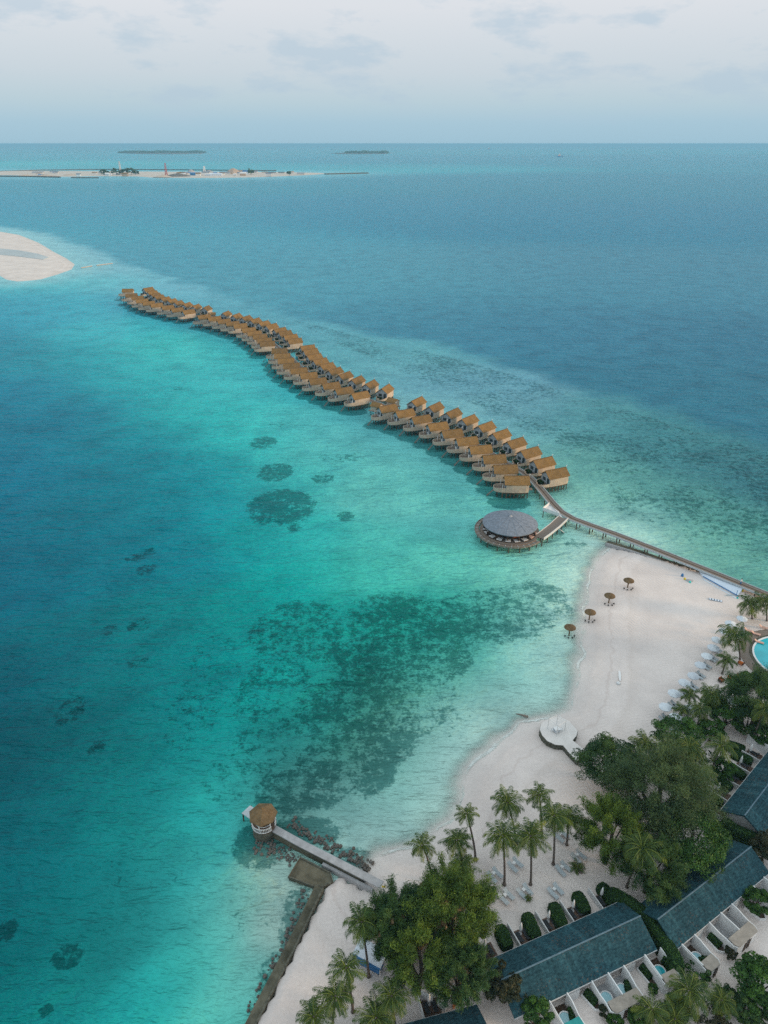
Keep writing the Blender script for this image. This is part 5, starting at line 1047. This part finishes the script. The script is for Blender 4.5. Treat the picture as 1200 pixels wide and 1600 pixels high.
b = MB(); pts_ = [(-1.6, .8, 2.3), (0, 1.1, 2.6), (1.9, -.1, 2.2), (1.2, -1.2, 2.4), (-.6, -.6, 2.1)]; b.add(pts_+[(p[0], p[1], p[2]-.05) for p in pts_], [(0, 4, 3, 2, 1), (5, 6, 7, 8, 9)]+[(i, (i+1) % 5, 5+(i+1) % 5, 5+i) for i in range(5)]); b.build('cloth', M['canvas'], t)
for p in pts_[::2]: b = MB(); b.tube([(p[0], p[1], 0), p], .04, n=5); b.build('pole', M['white'], t)
# ------------------------------------------------------------------ things along the boardwalk end of the beach
q = [g(p[0], p[1], GZ+.6) for p in ((1093, 891), (1099, 899), (1153, 929), (1160, 921))]; o = q[0]
t = thing('slip_tarp', 'long pale blue-white tarpaulin stretched along the boardwalk with a dark blue edge line', 'tarpaulin', (o[0], o[1], GZ))
rel_ = [(x-o[0], y-o[1]) for x, y in q]; b = MB()
b.add([(rel_[0][0], rel_[0][1], 1.0), (rel_[1][0], rel_[1][1], .25), (rel_[2][0], rel_[2][1], .25), (rel_[3][0], rel_[3][1], 1.0), (rel_[0][0], rel_[0][1], -.1), (rel_[1][0], rel_[1][1], -.1), (rel_[2][0], rel_[2][1], -.1), (rel_[3][0], rel_[3][1], -.1)], [(0, 1, 2, 3), (4, 7, 6, 5), (0, 4, 5, 1), (1, 5, 6, 2), (2, 6, 7, 3), (3, 7, 4, 0)]); b.build('sheet', M['tarp'], t)
b = MB(); b.tube([(rel_[1][0], rel_[1][1], .3), (rel_[2][0], rel_[2][1], .3)], .11, n=6); b.build('edge_line', M['blue'], t)
b = MB(); e1 = (rel_[1][0]-.4, rel_[1][1]-.75); e2 = (rel_[2][0]-.5, rel_[2][1]-.9); b.wall([e1, e2], .5, -.1, .08); b.build('skirt', M['canvas'], t)
b = MB(); b.tube([(rel_[2][0]*.97, rel_[2][1]*.97, 0), (rel_[2][0]*.97, rel_[2][1]*.97, 1.6)], .07, n=6); b.build('pole', M['blue'], t)
def lump(name, label, cat, px, mt, sx, sy, h, rz=0):
    x, y = g(*px); t = thing(name, label, cat, (x, y, GZ-.06), rz); b = MB(); b.lathe([(1.0, 0), (1.02, h*.3), (.85, h*.7), (.4, h)], 12); o = b.build('body', M[mt], t, True); o.scale = (sx, sy, 1); return t
tt = lump('cover_sheet', 'grey sheet heaped on the sand near the tarpaulin', 'sheet', (1077, 907), 'concrete', 1.0, .6, .25, R(-10))
lump('buoy', 'yellow buoy at the left end of the grey heaped sheet', 'buoy', (1070, 905), 'yellow', .3, .3, .5); lump('buoy', 'turquoise buoy at the near edge of the grey heaped sheet', 'buoy', (1078, 910), 'turq', .28, .28, .5)
lump('barrel', 'small blue barrel standing on the sand above the grey sheet', 'barrel', (1066, 900), 'blue', .34, .34, .8); lump('buoy', 'turquoise buoy at the near end of the long tarpaulin', 'buoy', (1152, 935), 'turq', .25, .25, .5); lump('bin', 'yellow bin at the palm end of the long tarpaulin', 'bin', (1160, 924), 'yellow', .25, .25, .7)
x, y = g(1118, 938); t = thing('beach_mat', 'flat grey-blue raft lying alone on the sand', 'raft', (x, y, GZ-.04), R(-22)); b = MB(); b.box(-1.5, 1.5, -.42, .42, 0, .16); b.build('board', M['shingle'], t)
b = MB()
for i in range(5): b.box(-1.4+.62*i, -1.05+.62*i, -.38, .38, .162, .2)
b.build('slats', M['tarp'], t)
x, y = g(1140, 931); t = thing('plank_pile', 'grey planks piled at the near end of the tarpaulin', 'planks', (x, y, GZ-.05), R(-5)); b = MB()
for i in range(5): b.box(-1.4+.2*i, 1.5-.1*i, -.4+.16*i, -.27+.16*i, 0, .08+.03*i)
b.build('planks', M['greywhite'], t)
x, y = un(968, 1058, .6); t = thing('paddle_board', 'white board lying on the raked sand with a small white bundle', 'board', (x, y, .6), R(76))
b = MB(); b.prism([(-1.7, 0), (-1.3, .18), (0, .26), (1.4, .2), (1.8, 0), (1.4, -.2), (0, -.26), (-1.3, -.18)], .25, .36); b.build('board', M['white'], t); x, y = un(966, 1069, .6); t = thing('towel_bundle', 'small white bundle at the near end of the white board', 'bundle', (x, y, .75)); b = MB(); b.lathe([(.42, 0), (.4, .22), (.2, .42)], 9); b.build('cloth', M['white'], t); b = MB(); b.ring(.38, .44, .1, .16, 12); b.build('strap', M['greywhite'], t)
# person on the boardwalk
def person(x, y, z, rz, label, top, legs):
    t = thing('person', label, 'person', (x, y, z), rz); b = MB()
    me = bpy.data.meshes.new('body'); J = [(0, 0, .95), (0, 0, 1.18), (0, .01, 1.42), (0, .02, 1.55), (0, .03, 1.68), (.20, 0, 1.40), (.30, .05, 1.15), (.33, .18, .95), (-.20, 0, 1.40), (-.29, .03, 1.14), (-.30, .14, .93), (.10, 0, .88), (.12, .10, .5), (.12, .02, .06), (.12, .16, .03), (-.10, 0, .88), (-.12, -.06, .5), (-.12, -.2, .08), (-.12, -.07, .03)]
    E = [(0, 1), (1, 2), (2, 3), (3, 4), (2, 5), (5, 6), (6, 7), (2, 8), (8, 9), (9, 10), (0, 11), (11, 12), (12, 13), (13, 14), (0, 15), (15, 16), (16, 17), (17, 18)]
    rad = [.14, .13, .15, .06, .10, .065, .05, .04, .065, .05, .04, .095, .065, .045, .04, .095, .065, .045, .04]
    me.from_pydata(J, E, []); me.update(); o = coll(bpy.data.objects.new('body', me)); o.parent = t; me.materials.append(M['skin'])
    m = o.modifiers.new('skin', 'SKIN')
    for v, r in zip(me.skin_vertices[0].data, rad): v.radius = (r, r*.85)
    me.skin_vertices[0].data[0].use_root = True; o.modifiers.new('sub', 'SUBSURF').levels = 1
    b = MB(); b.lathe([(.19, .86), (.18, 1.1), (.215, 1.38), (.12, 1.50)], 14, cap=False); b.tube([(.16, 0, 1.44), (.27, .03, 1.26)], .095, .085, 8); b.tube([(-.16, 0, 1.44), (-.26, .02, 1.26)], .095, .085, 8); b.build('shirt', top, t, True)
    b = MB(); b.tube([(.09, 0, .95), (.12, .08, .52), (.12, .03, .12)], .125, .075, 9); b.tube([(-.09, 0, .95), (-.12, -.05, .52), (-.12, -.17, .14)], .125, .075, 9); b.build('trousers', legs, t, True)
    b = MB(); b.lathe([(.115, 1.66), (.125, 1.74), (.09, 1.82), (.02, 1.85)], 12, (0, .015)); b.build('hair', M['dark'], t, True); return t
x, y = un(1156, 913, DZ); person(x+.1, y-.1, DZ, R(-120), 'person in a white top walking on the boardwalk beside the tarpaulin', M['white'], M['blue'])
# ------------------------------------------------------------------ small buildings under the trees at lower left
def hip(name, label, px, z, w, d, rz, mt):
    x, y = un(px[0], px[1], z); t = thing(name, label, 'hut', (x, y, GZ), rz); h = z-GZ
    b = MB(); b.box(-w/2+.4, w/2-.4, -d/2+.4, d/2-.4, -.2, h-1.0); b.build('wall', M['cream'], t)
    b = MB(); b.add([(-w/2, -d/2, h-1.1), (w/2, -d/2, h-1.1), (w/2, d/2, h-1.1), (-w/2, d/2, h-1.1), (-w/2+d/2*.8, 0, h+.4), (w/2-d/2*.8, 0, h+.4)], [(0, 1, 5, 4), (1, 2, 5), (2, 3, 4, 5), (3, 0, 4), (3, 2, 1, 0)]); b.build('roof', M[mt], t)
    b = MB(); b.box(-.45, .45, -d/2+.36, -d/2+.4, 0, 1.9); b.build('door', M['darkwood'], t); return t
hip('thatched_hut', 'brown-roofed hut hidden beneath the feathery trees, its roof edge facing the sea', (655, 1425), 4.2, 13, 7, R(42), 'thatch_grey')
hip('thatched_hut', 'brown-roofed hut with one pale corner right of the feathery trees', (720, 1490), 4.0, 5, 4.4, R(12), 'thatch_grey')
x, y = un(573, 1488, GZ+2.2); t = thing('gazebo_tent', 'white and blue awning stall half hidden behind the tall lone palm', 'awning', (x, y, GZ), R(-28))
b = MB(); b.add([(-1.6, -1.0, 2.2), (2.6, -1.0, 2.2), (2.6, 1.2, 2.7), (-1.6, 1.2, 2.7), (-1.6, -1.0, 2.1), (2.6, -1.0, 2.1), (2.6, 1.2, 2.6), (-1.6, 1.2, 2.6)], [(0, 1, 2, 3), (7, 6, 5, 4), (4, 5, 1, 0), (5, 6, 2, 1), (6, 7, 3, 2), (7, 4, 0, 3)]); b.build('awning', M['tarp'], t)
b = MB(); b.box(-1.6, 2.6, -1.06, -1.0, 1.85, 2.2); b.build('valance', M['blue'], t)
for u in (-1.5, 2.5):
    for v in (-.9, 1.1): b = MB(); b.tube([(u, v, 0), (u, v, 2.2)], .05, n=6); b.build('post', M['white'], t)
b = MB(); b.box(-1.2, 2.2, -.7, .7, 0, .9); b.build('counter', M['blue'], t)
for i, (p_, m_, lb) in enumerate((((713, 1556), 'orange', 'orange kayak stacked under the drooping feathery tree'), ((723, 1553), 'turq', 'teal kayak with a yellow tip beside the orange one'))):
    x, y = un(p_[0], p_[1], GZ+.4); t = thing('kayak', lb, 'kayak', (x, y, GZ-.15), R(70), 'kayaks near the bottom roof corner'); b = MB()
    L_ = 1.5; sec = []
    for k in range(9):
        u = k/8; wd_ = .36*math.sin(math.pi*(.06+.88*u)); sec.append((L_*(2*u-1), wd_, .28*math.sin(math.pi*(.1+.8*u))))
    vs = []
    for xx, wd_, hh in sec: vs += [(xx, -wd_, .3), (xx, 0, .3-hh), (xx, wd_, .3), (xx, 0, .34)]
    b.add(vs, [(j*4+k, j*4+4+k, j*4+4+(k+1) % 4, j*4+(k+1) % 4) for j in range(8) for k in range(4)]+[(0, 1, 2, 3), (35, 34, 33, 32)]); b.build('hull', M[m_], t)
    b = MB(); b.lathe([(.24, .33), (.27, .37), (.2, .37)], 12); b.build('cockpit', M['yellow'] if i else M['dark'], t)
x, y = un(769, 1530, GZ+3); t = thing('satellite_dish', 'small white round dish on the wall by the nearer row roof', 'dish', (x, y, GZ+1.9)); b = MB(); b.lathe([(.05, .0), (.25, .05), (.4, .16), (.42, .2), (.2, .08)], 14, cap=False); b.build('dish', M['white'], t); b = MB(); b.tube([(0, 0, -2), (0, 0, .05)], .05, n=6); b.build('mast', M['white'], t)
tx, _ = loc(B0, g(677, 1588)); terrace(B0, tx, 3.6, 2.5, 'closed white umbrella on the terrace of the bottom-edge villa row', 9)
for i, (p, q_) in enumerate((((658, 1551), (676, 1560)), ((684, 1565), (697, 1573)))):
    P, Q = g(*p, GZ+1), g(*q_, GZ+1); t = thing('garden_wall', ('left' if i == 0 else 'right')+' white garden wall panel by the bottom-edge terrace', 'wall', (P[0], P[1], GZ), 0, 'white garden walls by the bottom terrace'); b = MB(); b.wall([(0, 0), (Q[0]-P[0], Q[1]-P[1])], .18, -.2, 1.7); b.build('wall', M['white'], t); b = MB(); b.wall([(0, 0), (Q[0]-P[0], Q[1]-P[1])], .26, 1.7, 1.78); b.build('coping', M['offwhite'], t)
x, y = g(628, 1383); t = thing('sign_post', 'yellow sign on a post among low rocks at the landward end of the jetty', 'sign', un(599.5, 1391, GZ)+(GZ,)); b = MB(); b.tube([(0, 0, 0), (0, 0, .9)], .04, n=6); b.build('post', M['greywhite'], t); b = MB(); b.box(-.28, .28, -.03, .03, .6, 1.0); b.build('panel', M['yellow'], t)
P, Q = g(1158, 1530), g(1172, 1508); t = thing('garden_wall', 'curved low white wall at the foot of the dark corner tree', 'wall', (P[0], P[1], GZ)); b = MB(); b.wall([(0, 0), ((Q[0]-P[0])*.35-.15, (Q[1]-P[1])*.5), (Q[0]-P[0], Q[1]-P[1])], .2, -.2, .7); b.build('wall', M['white'], t); b = MB(); b.wall([(0, 0), ((Q[0]-P[0])*.35-.15, (Q[1]-P[1])*.5), (Q[0]-P[0], Q[1]-P[1])], .28, .7, .77); b.build('coping', M['offwhite'], t)
# ------------------------------------------------------------------ far island
def fp_(px, py, z=2.0): return un(px, py, z)
def far_shed(px, py, w, d, h, mt, label, rf='shingle'):
    x, y = fp_(px, py); t = thing('shed', label, 'shed', (x, y, 1.2), 0, 'sheds on the far island'); b = MB(); b.box(-w/2, w/2, -d/2, d/2, 0, h); b.build('wall', M[mt], t)
    b = MB(); b.add([(-w/2-1, -d/2-1, h), (w/2+1, -d/2-1, h), (w/2+1, d/2+1, h), (-w/2-1, d/2+1, h), (-w/2-1, 0, h*1.45), (w/2+1, 0, h*1.45)], [(0, 1, 5, 4), (2, 3, 4, 5), (1, 2, 5), (3, 0, 4), (3, 2, 1, 0)]); b.build('roof', M[rf], t)
for a in ((305, 274, 30, 16, 7, 'blue', 'blue-roofed shed beside the grey mound on the far island', 'blue'), (322, 273.5, 26, 14, 9, 'white', 'tall white block on the far island with a grey roof', 'shingle'), (338, 274.5, 40, 16, 6, 'tarp', 'long pale shed in the middle of the far island', 'tarp'), (352, 272.5, 36, 16, 7, 'offwhite', 'pale shed left of the brown peaked roof', 'shingle'), (385, 272, 24, 16, 9, 'tarp', 'bright blue-white shed right of the brown peaked roof', 'blue'), (396, 271, 30, 14, 7, 'offwhite', 'grey-roofed shed at the right of the blue-white one', 'shingle'), (187, 272.5, 22, 14, 5, 'offwhite', 'small white-roofed house left of the mast on the far island', 'white'), (213, 272, 14, 12, 5, 'tarp', 'small blue house right of the dark trees on the far island', 'blue'), (425, 271.5, 26, 14, 5, 'offwhite', 'low dark-roofed house toward the sandy right end', 'slate'), (440, 271.5, 22, 12, 5, 'offwhite', 'low house second from the sandy right end', 'slate'), (470, 272.2, 26, 12, 4, 'offwhite', 'lowest house nearest the sandy right end', 'shingle'), (60, 271, 40, 16, 5, 'offwhite', 'low grey shed near the left end of the far island', 'shingle'), (85, 270, 30, 14, 5, 'offwhite', 'grey shed behind the sand heaps at the left', 'shingle')): far_shed(*a)
rsf = random.Random(9)
for i in range(34):
    px = rsf.choice([rsf.uniform(60, 200), rsf.uniform(220, 470), rsf.uniform(280, 420)]); far_shed(px, rsf.uniform(270.5, 275), rsf.uniform(9, 20), rsf.uniform(8, 12), rsf.uniform(4, 8), rsf.choice(['offwhite', 'white', 'tarp', 'clay']), 'one of many small pale huts scattered across the far island', rf=rsf.choice(['shingle', 'white', 'blue', 'clay', 'thatch']))
def far_mound(px, py, r, h, mt, label):
    x, y = fp_(px, py); t = thing('mound', label, 'mound', (x, y, 1.0), 0, 'heaps on the far island'); rs = random.Random(px); b = MB(); b.lathe([(r, 0), (r*.75, h*.35), (r*.4, h*.75), (r*.08, h)], 14); b.v = [(x_+rs.uniform(-.06, .06)*r, y_+rs.uniform(-.06, .06)*r, z_) for x_, y_, z_ in b.v]; b.build('heap', M[mt], t)
    b = MB(); b.lathe([(r*1.15, 0), (r*1.1, .5)], 14); b.build('skirt', M['cream'], t)
for a in ((299, 272, 24, 16, 'concrete', 'grey conical mound on the far island'), (278, 275, 46, 9, 'rock', 'long grey rubble heap right of the red tower'), (255, 276, 30, 6, 'cream', 'pale sand heap left of the rubble'), (365, 272, 34, 20, 'clay', 'brown peaked heap rising above the blue sheds'), (327, 271, 30, 12, 'concrete', 'grey heap behind the white block'), (70, 274.5, 36, 6, 'cream', 'pale sand heap at the left of the far island'), (40, 274.5, 26, 5, 'cream', 'small sand heap at the far left end'), (110, 273.5, 30, 5, 'cream', 'low sand heap right of the grey shed')): far_mound(*a)
def tower(px, py, h, w, mt, label, cat):
    x, y = fp_(px, py); t = thing('tower', label, cat, (x, y, 1.0), 0); b = MB()
    for u in (-1, 1):
        for v in (-1, 1): b.tube([(u*w, v*w, 0), (u*w*.4, v*w*.4, h)], w*.28, w*.2, 5)
    for i in range(6): s = w*(1-.6*i/6); b.box(-s, s, -s, s, h*i/6, h*i/6+1.0)
    b.build('frame', M[mt], t); b = MB(); b.box(-w*.6, w*.6, -w*.6, w*.6, h, h+3); b.build('cab', M[mt], t)
tower(189, 272.5, 40, 3.2, 'offwhite', 'tall white mast with trees at its foot on the far island', 'mast'); tower(260, 274, 36, 3.2, 'red', 'red lattice tower at the left of the rubble heap', 'tower'); tower(320, 273.5, 26, 4.0, 'white', 'white silo tower among the blue sheds', 'tower')
for i, (px, r_) in enumerate(((162, 12), (167, 9), (182, 15), (196, 13), (205, 16), (212, 10), (392, 12), (452, 8))):
    x, y = fp_(px, 272.5, 3); t = thing('tree', f"dark far-island tree, {ORD[i]} from the left", 'tree', (x, y, 1.2), 0, 'trees on the far island'); me = leaf_crown(300+i, r_, r_, r_*.8, M['farl'], nc=26, nl=40, size=4.0) if 'farl' in M else leaf_crown(300+i, r_, r_, r_*.8, M['needledark'], nc=26, nl=40, size=4.0)
    mobj('crown', me, t, (0, 0, r_*.7)); b = MB(); b.tube([(0, 0, 0), (0, 0, r_*.7)], .8, n=5); b.build('trunk', M['bark'], t)
def mole(pts, label, wd=5, h=2.4):
    P = [un(*p, 1.0) for p in pts]; t = thing('breakwater', label, 'breakwater', (P[0][0], P[0][1], 0), 0, 'rock breakwaters round the far island'); b = MB(); ribbon(b, [(x-P[0][0], y-P[0][1]) for x, y in resample(P, 30)], wd, -1, h); b.build('rocks', M['rock'], t); b = MB(); ribbon(b, [(x-P[0][0], y-P[0][1]) for x, y in resample(P, 30)], wd*.5, h+.004, h+.8); b.build('crest', M['stone'], t)
mole([(-60, 271), (0, 268), (60, 266), (150, 265), (280, 265.4), (400, 266.6), (442, 266.6)], 'long thin breakwater stretched behind the far island', 6); mole([(508, 272.2), (545, 271.3), (579, 270.6)], 'dark breakwater spit beyond the sandy right end of the far island', 6, 3); mole([(-60, 276.5), (0, 275.5), (50, 276), (95, 277)], 'dark breakwater along the left front of the far island', 6, 2.6); mole([(112, 277.6), (150, 277.8), (166, 277.6)], 'short dark breakwater in front of the middle of the far island', 6, 2)
# low wooded islands near the horizon
for nm_, rng, py0, lb in (('grove', (190, 318), 239, 'thin dark strip of trees on the low island at the horizon, left'), ('grove', (540, 606), 239.6, 'thin dark strip of trees on the low island at the horizon, middle')):
    P0 = un(rng[0], py0); P1 = un(rng[1], py0); rs = np.random.RandomState(rng[0]); L_ = P1[0]-P0[0]; n = 5000
    C = np.c_[rs.rand(n)*L_, rs.normal(0, 70, n), np.abs(rs.normal(0, 1, n))]; hgt = 4+13*vnoise(C[:, :2]*[1, 0], L_/9, 3); C[:, 2] = np.clip(C[:, 2]*.5, 0, 1)*hgt+2
    a_, b_ = rot_basis(rs, n); V, Q = leaves(C, a_, b_, rs.uniform(20, 45, n), rs.uniform(12, 26, n)); o = mobj(nm_, fastmesh(nm_, V, Q, rs.rand(n*4), M['needledark']), None, (P0[0], P0[1], 0)); o['kind'] = 'stuff'; o['label'] = lb; o['category'] = 'trees'
# ships, floating boom
def ship(px, py, L, label):
    x, y = un(px, py, 0); t = thing('ship', label, 'ship', (x, y, 0), R(8), 'ships on the horizon'); b = MB(); b.prism([(-L/2, -L*.07), (L*.35, -L*.08), (L/2, 0), (L*.35, L*.08), (-L/2, L*.07)], -1, L*.1); b.build('hull', M['blue'], t)
    b = MB(); b.box(-L*.3, L*.05, -L*.06, L*.06, L*.1, L*.28); b.build('cabin', M['peach'], t); b = MB(); b.box(-L*.14, -L*.06, -L*.03, L*.03, L*.28, L*.45); b.build('funnel', M['white'], t)
ship(875, 245, 60, 'small ship far out on the open sea at the right'); ship(764.5, 233.5, 90, 'tiny pale ship almost on the horizon line')
for i, (a, b_, lb) in enumerate((((127, 419), (144, 416), 'left floating pale boom off the tip of the sandbank'), ((151, 415), (176, 412), 'right floating pale boom off the tip of the sandbank'))):
    P, Q = un(*a), un(*b_); t = thing('floating_boom', lb, 'boom', (P[0], P[1], 0), 0, 'floating booms by the sandbank'); b = MB(); n = 9
    for k in range(n): u0, u1 = k/n, (k+.86)/n; b.tube([((Q[0]-P[0])*u0, (Q[1]-P[1])*u0, .12), ((Q[0]-P[0])*u1, (Q[1]-P[1])*u1, .12)], .55, n=7)
    b.build('floats', M['cream'], t); b = MB(); b.tube([(0, 0, .5), (Q[0]-P[0], Q[1]-P[1], .5)], .18, n=5); b.build('cable', M['offwhite'], t)

# grey wet channel on the sandbank
ch = [un(*p, .75) for p in [(-160, 386), (-60, 387), (0, 388.5), (30, 391.5), (60, 397), (77, 402.5), (68, 405.5), (46, 403), (20, 400), (0, 398.5), (-60, 398), (-160, 398)]]
b = MB(); b.prism(ch, .5, 1.04); struct(b.build('tidal_channel', mat('wet_sand', (.34, .43, .46), .4, .2, .02, spec=.3, stretch=(1, .3, 1), col2=(.46, .50, .50))))
# unseen trees added right of the frame to keep low sun off the courtyards
rsx = random.Random(5)
for i in range(22):
    x, y = 98+(i % 2)*14+rsx.uniform(0, 8), 26+i*4.0+rsx.uniform(-2, 2); r = rsx.uniform(6, 8.5)
    t = thing('broadleaf_tree', 'one of the unseen broadleaf trees added beyond the right edge for shade', 'tree', (x, y, GZ-.2), 0, 'unseen trees added for shade'); b = MB(); b.tube([(0, 0, 0), (.3, 0, 8)], .4, .2, 8); b.build('trunk', M['bark'], t)
    if i == 0: shade_crown = leaf_crown(400, 6.5, 6.5, 5, M['broad'], nc=110, nl=120, size=.6)
    mobj('crown', shade_crown, t, (0, 0, 9.5), rsx.random()*6, r/6.5)
# ------------------------------------------------------------------ haze
HAZE = 8.0e-5
if HAZE:
    b = MB(); b.box(-92000, 92000, -92000, 92000, -4, 101)
    m = bpy.data.materials.new('haze'); m.use_nodes = True; t = m.node_tree; t.nodes.clear(); o = t.nodes.new('ShaderNodeOutputMaterial')
    v = N(t, 'ShaderNodeVolumePrincipled', inp={'Density': HAZE, 'Color': (.33, .71, 1.0, 1), 'Anisotropy': 0.0}); t.links.new(v.outputs[0], o.inputs['Volume'])
    h = b.build('haze', m); h['kind'] = 'stuff'
